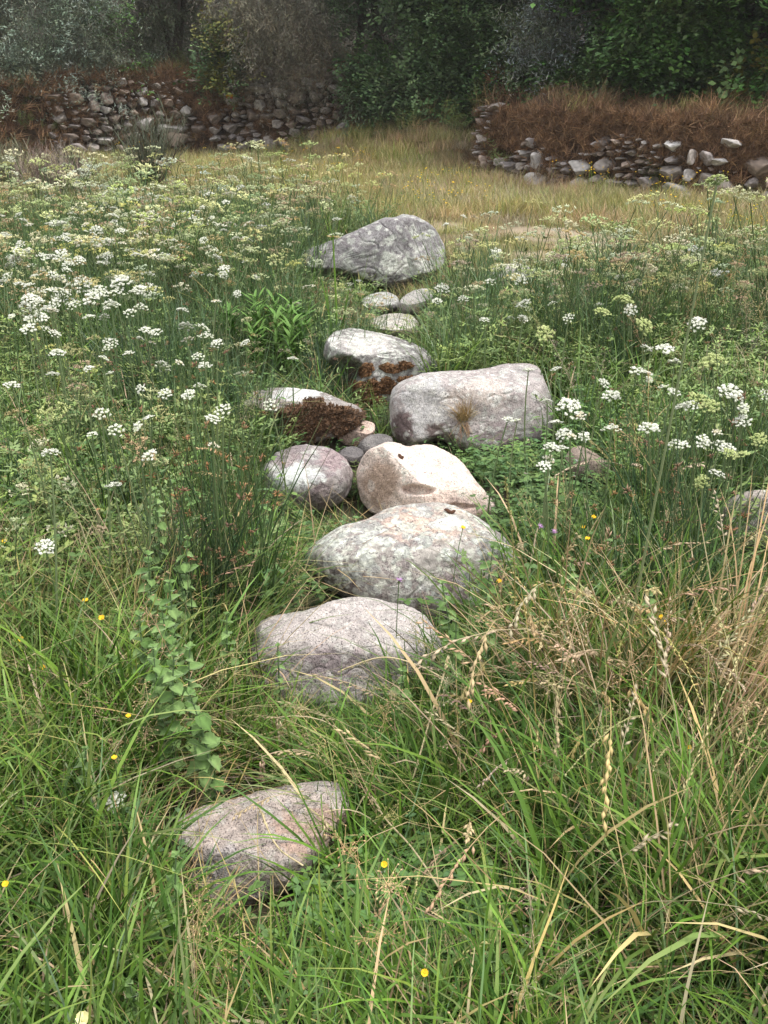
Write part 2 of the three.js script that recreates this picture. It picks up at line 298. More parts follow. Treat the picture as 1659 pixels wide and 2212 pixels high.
  for (let k = 0; k < sp.count; k++) {
    const p = pts[k], q = p.clone().divideScalar(size), n = V(nn.getX(k), nn.getY(k), nn.getZ(k));
    const cr = fbm(q.x * 3.2 + kx, q.y * 3.2, q.z * 3.2, 3), ridge = 1 - Math.abs(noise(q.x * 4 + kx, q.y * 5, q.z * 4 + 9)) * 2;
    const mid = fbm(q.x * 9 + kx, q.y * 9, q.z * 9, 4), chip = Math.abs(noise(q.x * 6 + kx, q.y * 6, q.z * 6 + 2));
    let d = size * (big * cr + 0.012 * mid - 0.006 * sstep(0.05 - chip, 0, 0.05)) + 0.004 * fbm(p.x * 55, p.y * 55, p.z * 55, 3);
    if (s.crack) d -= size * s.crack * sstep(ridge, 0.9, 0.99);
    p.addScaledVector(n, d); p.toArray(pos, k * 3);
    const w = { x: p.x + kx, y: p.y, z: p.z };
    const t = clamp(0.5 + 1.5 * fbm(q.x * 2.4 + kx, q.y * 2.4, q.z * 2.4 + 4, 4), 0, 1);
    let c = mixc(s.c0, s.c1, t);
    const gr = noise(p.x * 170, p.y * 170, p.z * 170) + 0.7 * noise(p.x * 330, p.y * 330 + 5, p.z * 330);
    c = mulc(c, 1 + 0.12 * gr + 0.5 * fbm(p.x * 26 + kx, p.y * 26, p.z * 26, 3)); 
    const px = s.patches ? toPix(p.clone().add(C)) : null;
    for (const [x, y, a, b, hue, soft = 0.22, jag = 0.9] of s.patches ?? []) { const v = 1 - Math.hypot((px[0] - x) / a, (px[1] - y) / b) + jag * (fbm(q.x * 7 + x, q.y * 7, q.z * 7, 5) + 0.35 * noise(p.x * 70, p.y * 70, p.z * 70)); c = mixc(c, mulc(hue, 1 + 0.22 * gr), sstep(v, 0, soft)); }  // spots of other colour, some of them shade painted on sides and undersides
    for (const [sz, share, hue, strength, kk] of s.lichen ?? []) {
      const j = 0.25 * sz, [v, who] = lichen({ x: w.x + j * noise(p.x / sz * 2, p.y / sz * 2, p.z / sz * 2), y: w.y + j * noise(p.x / sz * 2 + 7, p.y / sz * 2, p.z / sz * 2), z: w.z }, sz, share * clamp(0.75 + 1.6 * fbm(q.x * 2 + 3 + kk, q.y * 2, q.z * 2, 2), 0.05, 1.4), kk);
      if (v > 0) { const rim = v < 0.16 ? 0.75 : 1; c = mixc(c, mulc(hue, (0.8 + 0.4 * who) * rim * (1 + 0.2 * gr)), strength * sstep(v, 0, 0.08)); }
    }
    c.forEach((x, i) => { col[k * 3 + i] = clamp(x, 0.01, 0.7) * (s.lichen?.length && !s.plain ? 1.8 : 2.3); });
  }
  g.setAttribute('color', new THREE.BufferAttribute(col, 3)); g.computeVertexNormals();
  const base = V(C.x, ground(C.x, C.z), C.z), o = thing(s.name ?? 'boulder', s.label, s.category ?? 'boulder', base);
  g.translate(C.x - base.x, C.y - base.y, C.z - base.z);
  const mesh = { geometry: g }; part('stone', boxed(g, 0.4, boulders.length), s.lichen?.length && !s.plain ? M.lichened : M.rock, o);
  const rec = { o, mesh, poly, low: s.low ?? 0.17, openX: s.openX ?? 1e9, C, dist, T: T0, half: (x1 - x0) / 2 / W * 0.83 * dist, y0, y1, x0, x1, base, f, toward, r, size };
  boulders.push(rec); return rec;
}
function onBoulder(b, px, py) {   // the point of its surface that shows at this place of the picture
  const p = b.mesh.geometry.attributes.position, n = b.mesh.geometry.attributes.normal; let best = 1e9, out = null, nor = null;
  for (let k = 0; k < p.count; k++) { const m = V(n.getX(k), n.getY(k), n.getZ(k)); if (m.dot(b.toward) < 0.02) continue; const q = V(p.getX(k), p.getY(k), p.getZ(k)).add(b.base), [x, y] = toPix(q), d = (x - px) ** 2 + (y - py) ** 2; if (d < best) { best = d; out = q; nor = m; } }
  return [out, nor];
}
const GREY = [0.34, 0.33, 0.335], GREYD = [0.24, 0.225, 0.23], PINK = [0.46, 0.355, 0.315], PALE = [0.7, 0.6, 0.54], LICH = [0.44, 0.45, 0.43], WHT = [0.6, 0.6, 0.58], DARK = [0.1, 0.085, 0.08], PURP = [0.27, 0.215, 0.225];
const B1 = boulder({ label: 'pinkish speckled boulder nearest the camera, half under bent grass', n: 92, low: 0.1, openX: 668, thick: 0.17, lumps: 0.03, c0: [0.38, 0.325, 0.3], c1: [0.45, 0.395, 0.365], cuts: [[0, 1, 0.12, 0.6, 0.12], [-0.35, 0.25, 1, 0.68, 0.2]],
  outline: [[362, 1820], [380, 1778], [440, 1745], [510, 1727], [560, 1713], [640, 1696], [700, 1690], [738, 1705], [748, 1750], [720, 1820], [670, 1890], [600, 1935], [520, 1965], [440, 1965], [408, 1905], [390, 1850]], sink: 30,
  patches: [[690, 1790, 90, 60, [0.42, 0.31, 0.26]], [470, 1870, 60, 60, [0.36, 0.33, 0.33], 0.5]], plain: true, lichen: [[0.02, 0.25, LICH, 0.35, 1]] });
const B2 = boulder({ label: 'broad grey boulder with a flat lichen-speckled top, second from the camera', n: 92, low: 0.34, openX: 850, thick: 0.24, lumps: 0.03, c0: [0.45, 0.42, 0.405], c1: [0.39, 0.355, 0.35], plain: true, cuts: [[0, 1, 0.1, 0.66, 0.1], [-0.15, 0.3, 1, 0.7, 0.2]],
  outline: [[532, 1450], [545, 1390], [562, 1348], [600, 1330], [680, 1312], [720, 1298], [770, 1288], [830, 1295], [880, 1310], [920, 1335], [955, 1385], [965, 1450], [900, 1510], [800, 1540], [690, 1545], [600, 1520], [550, 1485]], sink: 15,
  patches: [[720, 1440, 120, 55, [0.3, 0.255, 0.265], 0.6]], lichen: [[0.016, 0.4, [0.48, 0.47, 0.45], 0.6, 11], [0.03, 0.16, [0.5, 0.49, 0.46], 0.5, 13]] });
const B3 = boulder({ label: 'large domed boulder with pink crown and grey lichen rings, third from the camera', n: 96, low: 0.2, openX: 1035, thick: 0.34, lumps: 0.025, c0: [0.38, 0.345, 0.335], c1: [0.31, 0.275, 0.27], cuts: [[0, 1, 0.1, 0.74, 0.15], [0.1, 0.4, 1, 0.78, 0.2]],
  outline: [[665, 1200], [690, 1170], [740, 1140], [800, 1120], [835, 1100], [885, 1090], [950, 1092], [1000, 1104], [1060, 1138], [1100, 1178], [1128, 1230], [1140, 1280], [1090, 1330], [980, 1350], [930, 1345], [870, 1330], [790, 1310], [715, 1280], [675, 1245]], sink: 25,
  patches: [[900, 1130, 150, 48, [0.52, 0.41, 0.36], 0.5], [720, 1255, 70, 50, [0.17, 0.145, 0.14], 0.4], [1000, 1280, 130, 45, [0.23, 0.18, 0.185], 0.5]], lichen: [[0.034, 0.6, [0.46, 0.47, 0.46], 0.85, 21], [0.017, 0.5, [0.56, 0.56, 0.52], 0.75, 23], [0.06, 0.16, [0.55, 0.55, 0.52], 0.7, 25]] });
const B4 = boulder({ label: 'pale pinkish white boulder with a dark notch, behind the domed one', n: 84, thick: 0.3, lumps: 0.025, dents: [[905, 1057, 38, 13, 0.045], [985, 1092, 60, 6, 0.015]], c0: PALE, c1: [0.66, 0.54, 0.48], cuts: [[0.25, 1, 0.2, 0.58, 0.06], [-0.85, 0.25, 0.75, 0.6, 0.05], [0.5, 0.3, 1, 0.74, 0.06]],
  outline: [[772, 1015], [788, 985], [815, 966], [850, 957], [880, 965], [905, 961], [940, 963], [980, 985], [1005, 1010], [1032, 1045], [1062, 1080], [1076, 1108], [1062, 1130], [1000, 1135], [900, 1130], [830, 1118], [788, 1095], [772, 1055]],
  patches: [[822, 1045, 50, 65, [0.43, 0.32, 0.255], 0.5, 0.35], [980, 1100, 70, 28, [0.5, 0.4, 0.36], 0.4], [1050, 1118, 26, 14, [0.2, 0.15, 0.12], 0.4]], plain: true, lichen: [[0.03, 0.08, [0.66, 0.6, 0.55], 0.5, 31]] });  // brown spot on the left face partly stands in for its shade
const B5 = boulder({ label: 'grey and mauve boulder behind the rushes, beside the pale one', n: 56, thick: 0.2, c0: GREY, c1: PURP, cuts: [[0, 1, 0.2, 0.65, 0.1]],
  outline: [[562, 1020], [590, 985], [640, 962], [680, 960], [720, 972], [752, 1000], [762, 1035], [740, 1080], [680, 1105], [620, 1100], [572, 1065]], patches: [[640, 1030, 60, 32, [0.52, 0.53, 0.54], 0.3], [720, 995, 40, 28, [0.3, 0.23, 0.245], 0.4]], lichen: [[0.04, 0.15, LICH, 0.5, 41]] });
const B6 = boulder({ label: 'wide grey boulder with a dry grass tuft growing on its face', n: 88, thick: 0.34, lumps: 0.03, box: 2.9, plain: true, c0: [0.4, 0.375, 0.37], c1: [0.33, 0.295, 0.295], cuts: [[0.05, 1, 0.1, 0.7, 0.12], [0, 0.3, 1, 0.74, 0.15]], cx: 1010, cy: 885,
  outline: [[846, 862], [858, 836], [898, 815], [960, 805], [1020, 800], [1080, 787], [1132, 783], [1160, 795], [1182, 842], [1196, 890], [1198, 935], [1150, 968], [1085, 982], [1010, 972], [955, 950], [905, 960], [880, 962], [855, 945], [844, 905]],
  dents: [[1003, 950, 8, 34, 0.015]],
  patches: [[920, 880, 65, 70, [0.47, 0.47, 0.475], 0.18, 0.7], [1040, 850, 90, 40, [0.5, 0.45, 0.42], 0.6], [865, 925, 28, 45, [0.15, 0.115, 0.115], 0.4], [960, 935, 45, 26, [0.17, 0.135, 0.13], 0.35], [1090, 940, 110, 40, [0.26, 0.215, 0.225], 0.6]],  // dark spots at lower left and along the bottom paint in shade
  lichen: [[0.026, 0.34, LICH, 0.75, 51], [0.012, 0.3, WHT, 0.7, 53]] });
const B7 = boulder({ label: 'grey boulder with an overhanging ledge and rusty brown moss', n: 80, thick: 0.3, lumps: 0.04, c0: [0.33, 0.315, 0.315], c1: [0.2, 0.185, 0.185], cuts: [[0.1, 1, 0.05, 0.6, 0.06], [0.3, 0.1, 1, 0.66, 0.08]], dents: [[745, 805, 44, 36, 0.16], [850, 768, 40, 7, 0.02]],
  outline: [[702, 765], [708, 738], [726, 715], [755, 702], [800, 708], [850, 722], [900, 745], [932, 772], [958, 805], [905, 825], [872, 840], [850, 870], [815, 890], [780, 872], [748, 835], [735, 800], [712, 782]], sink: 10,
  patches: [[790, 745, 80, 28, [0.52, 0.5, 0.49], 0.4], [765, 800, 28, 22, [0.15, 0.12, 0.1], 0.4], [720, 738, 14, 12, WHT, 0.3]], lichen: [[0.03, 0.4, LICH, 0.75, 61], [0.015, 0.2, WHT, 0.8, 63]] });  // dark spot below the ledge paints the shade of the overhang
const B8 = boulder({ label: 'low dark slab with grey lichen top and thick brown moss front', n: 56, thick: 0.24, c0: [0.3, 0.28, 0.27], c1: [0.2, 0.17, 0.15], cuts: [[0, 1, 0, 0.5, 0.05], [0.1, 0.1, 1, 0.75, 0.1]],
  outline: [[540, 845], [580, 833], [650, 833], [700, 848], [740, 868], [778, 885], [784, 912], [750, 935], [690, 955], [640, 962], [605, 945], [600, 905], [560, 872]], patches: [[640, 848, 70, 18, [0.52, 0.53, 0.53], 0.25], [690, 915, 100, 36, [0.07, 0.045, 0.03], 0.3]] });
const B9 = boulder({ name: 'wedge_stone', category: 'stone', label: 'small pink angular stone wedged below the mossy slab', n: 40, thick: 0.07, lumps: 0.02, c0: [0.6, 0.48, 0.42], c1: [0.5, 0.38, 0.32], cuts: [[0.1, 1, 0.2, 0.45, 0.02], [-0.3, 0, 1, 0.6, 0.03]], outline: [[730, 938], [758, 918], [788, 907], [806, 912], [809, 932], [785, 955], [755, 962], [738, 955]] });
boulder({ name: 'dark_stone', category: 'stone', label: 'dark grey stone in the hollow behind the pale boulder', n: 36, thick: 0.08, c0: [0.13, 0.125, 0.125], c1: [0.19, 0.18, 0.175], cuts: [[0, 1, 0.2, 0.6, 0.05]], outline: [[772, 965], [790, 945], [820, 936], [845, 945], [848, 965], [820, 985], [785, 990]] });
boulder({ name: 'dark_stone', category: 'stone', label: 'small blackish stone under the pink wedge stone', n: 30, thick: 0.06, c0: [0.11, 0.105, 0.11], c1: [0.16, 0.15, 0.15], cuts: [[0.2, 1, 0.2, 0.6, 0.05]], outline: [[725, 985], [745, 968], [770, 965], [785, 978], [778, 1000], [745, 1008]] });
const B11 = boulder({ name: 'flat_stone', category: 'stone', label: 'flat cream stone lying just behind the ledge boulder', n: 48, thick: 0.24, c0: [0.56, 0.52, 0.48], c1: [0.48, 0.44, 0.41], cuts: [[0, 1, 0.1, 0.5, 0.06]], outline: [[792, 700], [805, 686], [845, 677], [885, 680], [902, 697], [905, 722], [870, 735], [820, 728]], lichen: [[0.05, 0.2, LICH, 0.5, 71]] });
boulder({ name: 'flat_stone', category: 'stone', label: 'grey flat stone before the far boulder, farther of two', n: 40, thick: 0.24, c0: [0.46, 0.45, 0.45], c1: [0.38, 0.37, 0.37], cuts: [[0, 1, 0.1, 0.5, 0.06]], outline: [[778, 652], [798, 637], [835, 630], [860, 645], [858, 668], [820, 680], [785, 675]], lichen: [[0.05, 0.25, WHT, 0.5, 73]] });
boulder({ name: 'flat_stone', category: 'stone', label: 'tilted grey stone beside two flat ones before the far boulder', n: 40, thick: 0.22, c0: [0.47, 0.45, 0.44], c1: [0.37, 0.355, 0.35], cuts: [[-0.2, 1, 0.1, 0.5, 0.06]], outline: [[862, 655], [880, 635], [915, 622], [940, 635], [935, 660], [900, 678], [870, 675]] });
const B14 = boulder({ label: 'largest far boulder, grey with a humped peak and white lichen', n: 76, thick: 0.5, lumps: 0.05, c0: [0.32, 0.31, 0.325], c1: [0.22, 0.205, 0.22], cuts: [[-0.25, 0.8, 1, 0.8, 0.03], [0.75, 0.4, 0.8, 0.76, 0.03], [0.1, 0.1, 1, 0.74, 0.03]], dents: [[900, 520, 10, 45, 0.02]], cx: 830, cy: 545,
  outline: [[630, 575], [655, 545], [700, 528], [740, 510], [785, 490], [830, 474], [852, 470], [876, 463], [903, 468], [928, 482], [948, 508], [963, 545], [958, 575], [920, 600], [860, 618], [800, 615], [750, 600], [690, 592], [645, 590]],
  patches: [[900, 575, 38, 22, WHT, 0.25, 0.9], [845, 572, 26, 26, WHT, 0.25, 1.0], [838, 520, 14, 12, WHT, 0.25], [790, 600, 60, 16, [0.13, 0.12, 0.12], 0.3]], lichen: [[0.05, 0.34, LICH, 0.7, 81], [0.024, 0.2, WHT, 0.6, 83]] });
boulder({ label: 'low grey boulder beside the bare sandy patch', n: 48, thick: 0.28, c0: [0.42, 0.39, 0.38], c1: [0.36, 0.33, 0.33], outline: [[1030, 605], [1060, 582], [1110, 569], [1142, 577], [1160, 600], [1130, 622], [1070, 630]] });
boulder({ label: 'brownish boulder half buried in greenery behind the creeping herb', n: 44, thick: 0.16, c0: [0.34, 0.27, 0.22], c1: [0.28, 0.23, 0.2], outline: [[1222, 985], [1245, 965], [1285, 980], [1325, 1012], [1330, 1045], [1270, 1050], [1230, 1025]] });
boulder({ label: 'pinkish grey boulder cut off by the frame, hidden in tall grass', n: 56, thick: 0.22, c0: [0.42, 0.36, 0.34], c1: [0.36, 0.32, 0.32], cuts: [[-0.3, 0.3, 1, 0.7, 0.1]], outline: [[1552, 1125], [1566, 1090], [1600, 1068], [1660, 1058], [1720, 1075], [1735, 1140], [1690, 1190], [1600, 1185], [1560, 1160]], lichen: [[0.03, 0.15, LICH, 0.5, 91]] });

// rusty moss grown on two of the boulders
function moss(b, spots, colA, colB, density, label) {
  const g = new GB(), p = b.mesh.geometry.attributes.position, n = b.mesh.geometry.attributes.normal;
  for (let k = 0; k < p.count; k++) {
    const q = V(p.getX(k), p.getY(k), p.getZ(k)), m = V(n.getX(k), n.getY(k), n.getZ(k)); if (m.dot(b.toward) < -0.1) continue;
    const [x, y] = toPix(q.clone().add(b.base)); let inside = 0;
    for (const [cx, cy, a, c] of spots) inside = Math.max(inside, 1 - Math.hypot((x - cx) / a, (y - cy) / c) + 0.7 * fbm(q.x * 14, q.y * 14, q.z * 14, 3));
    if (inside < 0.02 || rnd() > density * sstep(inside, 0, 0.5) * (0.55 + 0.9 * (fbm(q.x * 40, q.y * 40, q.z * 40, 2) + 0.5))) continue;
    const c = mixc(colA, colB, rnd());
    g.lump(q.clone().addScaledVector(m, -0.004), R(0.007, 0.015), R(0.5, 0.9), mulc(c, R(0.8, 1.3)), 0.4);
    for (let j = 0; j < 2; j++) { const d = m.clone().add(V(R(-0.8, 0.8), R(-0.5, 0.9), R(-0.8, 0.8))).normalize(), s = d.clone().cross(V(R(-1, 1), 1, R(-1, 1))).normalize(), L = R(0.007, 0.015), o = q.clone().add(V(R(-0.008, 0.008), R(-0.006, 0.006), R(-0.008, 0.008))); g.ribbon([o.clone().addScaledVector(m, -0.004), o.clone().addScaledVector(d, L * 0.6), o.clone().addScaledVector(d, L)], [0.006, 0.005, 0], s, [c, c, mulc(c, R(1, 1.6))]); }
  }
  const o = part('moss', g.geo(), M.dry, b.o); o.userData.kind = 'stuff'; if (label) o.userData.label = label;
}
moss(B7, [[815, 835, 40, 22], [790, 800, 14, 18], [845, 795, 26, 12], [875, 790, 20, 10], [800, 868, 34, 24], [765, 845, 26, 22], [890, 822, 30, 10]], [0.1, 0.05, 0.022], [0.17, 0.085, 0.032], 0.75, 'rusty brown moss on the lower face');
moss(B8, [[690, 905, 100, 40], [640, 935, 60, 25], [745, 900, 45, 22]], [0.06, 0.034, 0.018], [0.15, 0.08, 0.04], 0.8, 'dark brown moss over the front');

// ------------------------------------------------------------------ dry stone walls
function wallPoint(k, t) { return WALL[k].clone().lerp(WALL[k + 1], t); }
const stoneGeo = [];
for (let v = 0; v < 14; v++) {
  const g = mergeVertices(new THREE.IcosahedronGeometry(1, 5).deleteAttribute('uv').deleteAttribute('normal'), 1e-4), p = g.attributes.position, col = [], cuts = [];
  for (let k = 0; k < 15; k++) cuts.push([V(R(-1, 1), R(-1, 1), R(-1, 1)).normalize(), R(0.5, 0.84)]);
  for (let k = 0; k < p.count; k++) {
    const q = V(p.getX(k), p.getY(k), p.getZ(k)); q.multiplyScalar(1 / Math.pow(Math.abs(q.x) ** 4 + Math.abs(q.y) ** 4 + Math.abs(q.z) ** 4, 0.25) * 0.92);
    for (const [n, d] of cuts) { const o = q.dot(n) - d; if (o > 0) q.addScaledVector(n, -o * 0.95); }
    const f = fbm(q.x * 2.2 + v * 9, q.y * 2.2, q.z * 2.2, 5); q.multiplyScalar(1.12 + 0.3 * f); p.setXYZ(k, q.x, q.y, q.z);
    const t = 0.8 + 0.9 * fbm(q.x * 3 + v, q.y * 3, q.z * 3 + 5), l = fbm(q.x * 5 + v * 3, q.y * 5, q.z * 5) > 0.14 ? 1.35 : 1; col.push(t * l, t * l, t * l);
  }
  g.setAttribute('color', new THREE.Float32BufferAttribute(col, 3)); g.computeVertexNormals(); stoneGeo.push(g);
}
const stoneMats = [[0.4, 0.355, 0.325], [0.5, 0.47, 0.45], [0.32, 0.26, 0.225], [0.44, 0.345, 0.285], [0.25, 0.195, 0.16], [0.36, 0.32, 0.31]].map((c) => new THREE.MeshStandardMaterial({ vertexColors: true, roughness: 0.95, color: new THREE.Color().setRGB(...c) }));
const whiteStone = new THREE.MeshStandardMaterial({ vertexColors: true, roughness: 0.9, color: new THREE.Color().setRGB(0.66, 0.64, 0.63) });
function wall(label, k0, k1, heightAt, placed, tries, sizes, gap, s0, s1) {
  const o = thing('dry_stone_wall', label, 'wall', wallPoint(k0, 0)), base = o.position.clone(), lens = [], dirs = []; let total = 0;
  for (let k = k0; k < k1; k++) { lens.push(total); dirs.push(WALL[k + 1].clone().sub(WALL[k]).normalize()); total += WALL[k].distanceTo(WALL[k + 1]); }
  const at = (s, y, out) => { let k = lens.length - 1; while (k > 0 && lens[k] > s) k--; const d = dirs[k], n = V(-d.z, 0, d.x); return { p: WALL[k0 + k].clone().addScaledVector(d, s - lens[k]).addScaledVector(n, out).setY(y), yaw: Math.atan2(-d.z, d.x) }; };
  const taken = []; let count = 0;
  const put = (s, y, w, h, mat, v, out = 0.02) => {
    taken.push([s, y, w, h]); const q = at(s, y, out), m = part('stone', stoneGeo[v ?? Math.floor(rnd() * stoneGeo.length)], mat ?? pick(stoneMats), o);
    m.position.copy(q.p).sub(base); m.rotation.set(0, q.yaw + R(-0.12, 0.12), R(-0.13, 0.13), 'YXZ'); m.scale.set(w / 2 * 0.98, h / 2 * 1.02, R(0.1, 0.15) + w * 0.15); count++; return m;
  };
  for (const [px, py, w, h, mat] of placed) {   // stones seen singly in the picture
    let bs = null, bd = 1e9; for (let s = 0; s <= total; s += 0.03) for (let y = 0; y < 1.8; y += 0.04) { const [x, yy] = toPix(at(s, y, 0.1).p), d = (x - px) ** 2 + (yy - py) ** 2; if (d < bd) { bd = d; bs = [s, y]; } }
    const sc = at(bs[0], bs[1], 0).p.distanceTo(camera.position) * 0.832 / W; put(bs[0], bs[1], w * sc, h * sc, mat, undefined, 0.06);
  }
  for (const [w0, w1, n] of sizes) for (let k = 0; k < n * tries && count < 300; k++) {
    const w = R(w0, w1), h = w * R(0.5, 0.85), s = R(s0 ?? 0, s1 ?? total), height = heightAt(s), y = R(h / 2 - 0.05, height - h * 0.3), foot = at(s, 0, 0.12).p, gy = ground(foot.x, foot.z);
    if (y < gy + h * 0.1 || noise(s * 0.9 + k0 * 3, y * 1.3, 2) > gap(s)) continue;
    if (taken.some(([a, b, c, d]) => Math.abs(a - s) < (c + w) * 0.46 && Math.abs(b - y) < (d + h) * 0.46)) continue;
    put(s, y, w, h);
  }
  return { o, at, total };
}
const wallFar = wall('long rubble wall of grey stones at the back, under the dark trees', 2, 4, (s) => 1.28 + 0.45 * sstep(s, 3.0, 4.6) + 0.25 * noise(s * 0.8, 3, 1), [[560, 190, 48, 26, stoneMats[1]], [600, 200, 30, 22, stoneMats[1]], [640, 212, 40, 26], [500, 215, 34, 26, stoneMats[1]], [385, 300, 55, 34, stoneMats[3]], [375, 278, 60, 26, stoneMats[1]], [315, 265, 38, 30, stoneMats[1]], [545, 250, 28, 24], [560, 232, 26, 24, stoneMats[1]], [232, 305, 30, 18, stoneMats[1]], [165, 322, 44, 20, stoneMats[5]], [400, 240, 26, 20, stoneMats[1]], [250, 256, 24, 18]], 70, [[0.26, 0.36, 3], [0.18, 0.26, 26], [0.11, 0.18, 130], [0.07, 0.11, 150]], () => 0.25);
{ // the walkers' paint mark, yellow over red, on one stone of the far wall
  const m = wallFar.o.children[3];
  const inv = V(1 / m.scale.x, 1 / m.scale.y, 1 / m.scale.z);
  for (const [c, y] of [[[0.75, 0.5, 0.02], 0.07], [[0.55, 0.09, 0.05], 0.035]]) { const k = part('paint_mark', new THREE.BoxGeometry(0.13, 0.034, 0.03, 2, 1, 1).scale(inv.x, inv.y, inv.z).translate(0, y * inv.y, 1.0), new THREE.MeshStandardMaterial({ roughness: 0.8, color: new THREE.Color().setRGB(...c) }), m); k.userData.label = y > 0.05 ? 'yellow painted trail bar' : 'red painted trail bar'; }
}
const wallNear = wall('low ruined rubble wall overgrown with brown grass, nearer of two', CORNER, 9, (s) => 0.8 + 0.15 * noise(s, 8, 2) + 0.2 * (1 - sstep(s, 0.8, 2.6)), [[1455, 318, 30, 24, whiteStone], [1552, 352, 44, 18, whiteStone], [1468, 414, 70, 34, stoneMats[1]], [1552, 402, 80, 50, stoneMats[0]], [1160, 356, 38, 40, stoneMats[1]], [1250, 366, 46, 36, stoneMats[1]], [1156, 394, 48, 34, stoneMats[1]], [1250, 396, 42, 28, stoneMats[1]], [1285, 388, 22, 18, stoneMats[0]], [1490, 376, 24, 22, stoneMats[1]], [1495, 338, 20, 28, stoneMats[0]], [1530, 340, 34, 26, stoneMats[5]], [1586, 312, 46, 22, stoneMats[1]], [1050, 355, 26, 32, stoneMats[3]], [1085, 350, 20, 16, stoneMats[0]], [1100, 356, 30, 20, stoneMats[5]], [1045, 300, 30, 24, stoneMats[0]], [1150, 308, 28, 22, stoneMats[5]], [1640, 360, 60, 40, stoneMats[4]], [1395, 392, 40, 24, stoneMats[5]], [1320, 400, 40, 18, stoneMats[5]]], 24, [[0.2, 0.28, 2], [0.1, 0.2, 34], [0.05, 0.1, 70]], (s) => 0.12 - 0.16 * sstep(s, 1.6, 2.6));

// ------------------------------------------------------------------ grasses and herbs that nobody could count
const G1 = [0.035, 0.1, 0.01], G2 = [0.145, 0.27, 0.03], G3 = [0.06, 0.13, 0.045], BLUE = [0.17, 0.265, 0.115], DRY = [0.55, 0.44, 0.24], DRYP = [0.5, 0.36, 0.24], TIP = [0.22, 0.22, 0.07], RUSH = [0.03, 0.08, 0.03], TAN = [0.3, 0.2, 0.09], BROWN = [0.2, 0.1, 0.05];
function variants(n, fn) { const a = []; for (let k = 0; k < n; k++) { const g = new GB(); fn(g, k); a.push(g.geo()); } return a; }
const ori = (r) => { const a = R(0, 6.283), q = r * Math.sqrt(rnd()); return V(Math.cos(a) * q, -0.01, Math.sin(a) * q); };
// all tufts are one metre tall at most before scaling: h is their true height in metres
const T = {};
T.lush = variants(9, (g) => { for (let k = 0; k < 17; k++) { const c = rnd() < 0.05 ? DRY : mixc(rnd() < 0.12 ? BLUE : G1, G2, rnd()); blade(g, ori(0.05), R(0.12, 0.36), R(0.0034, 0.0072), R(0, 6.28), R(0, 0.45), R(0.1, 1.5), c, rnd() < 0.15 ? mixc(c, TIP, 0.8) : c, 5); } });
T.fine = variants(7, (g) => { for (let k = 0; k < 20; k++) { const c = rnd() < 0.07 ? DRY : mixc(G1, G2, rnd()); blade(g, ori(0.05), R(0.1, 0.3), R(0.0016, 0.0028), R(0, 6.28), R(0, 0.6), R(0.2, 1.6), c, c, 4); } });
T.strap = variants(5, (g) => { for (let k = 0; k < 7; k++) { const c = mixc(BLUE, G2, rnd()); blade(g, ori(0.04), R(0.22, 0.46), R(0.005, 0.008), R(0, 6.28), R(0.1, 0.6), R(0.3, 1.9), c, mixc(c, TIP, 0.4), 7); } });
T.lying = variants(7, (g) => { for (let k = 0; k < 18; k++) { const c = rnd() < 0.28 ? mixc(DRY, G2, rnd() * 0.7) : mixc(G1, G2, rnd()); blade(g, ori(0.06).setY(R(0, 0.06)), R(0.2, 0.5), R(0.002, 0.0038), R(-0.9, 0.9), R(0.6, 1.2), R(0.1, 0.7), c, mixc(c, DRY, 0.2), 4); } });
T.thatch = variants(6, (g) => { for (let k = 0; k < 20; k++) { const c = mulc(mixc(DRY, BROWN, rnd() * 0.6), R(0.6, 1.05)); blade(g, ori(0.09).setY(R(0, 0.05)), R(0.1, 0.32), R(0.0014, 0.003), R(0, 6.28), R(0.9, 1.6), R(-0.3, 0.5), c, c, 3); } });
T.dry = variants(7, (g) => { for (let k = 0; k < 18; k++) { const c = mulc(mixc(DRY, rnd() < 0.5 ? DRYP : TIP, rnd()), R(0.8, 1.1)); blade(g, ori(0.06), R(0.16, 0.42), R(0.0012, 0.0026), R(0, 6.28), R(0, 0.5), R(0.1, 1.2), c, c, 4); } });
T.sheaf = variants(7, (g) => { for (let k = 0; k < 15; k++) { const c = mulc(mixc([0.6, 0.48, 0.26], rnd() < 0.35 ? G2 : [0.5, 0.34, 0.18], rnd()), R(0.8, 1.1)); blade(g, ori(0.05), R(0.3, 0.62), R(0.0026, 0.0048), R(-0.9, 1.2), R(0.02, 0.4), R(0.1, 1.2), c, c, 5); } });
T.rush = variants(7, (g) => { for (let k = 0; k < 18; k++) { const c = mixc(RUSH, BLUE, rnd() * 0.8), az = R(0, 6.28), pts = arc(ori(0.06), R(0.3, 0.62), az, R(0, 0.32), R(0, 0.35), 4), w = R(0.0016, 0.0026); g.tube(pts, [w, w, w * 0.9, w * 0.7, w * 0.3], 3, [c, c, c, c, mixc(c, BROWN, 0.3)]); if (rnd() < 0.16) { const q = pts[3]; for (let j = 0; j < 9; j++) g.spike(q, V(R(-1, 1), R(-0.2, 1), R(-1, 1)).normalize(), R(0.012, 0.024), 0.003, mixc(BROWN, [0.36, 0.2, 0.1], rnd())); } } });
T.needle = variants(6, (g) => { for (let k = 0; k < 22; k++) { const c = mixc(BLUE, G3, rnd()); blade(g, ori(0.06), R(0.2, 0.46), R(0.0018, 0.003), R(0, 6.28), R(0, 0.4), R(0, 0.9), c, c, 4); } });
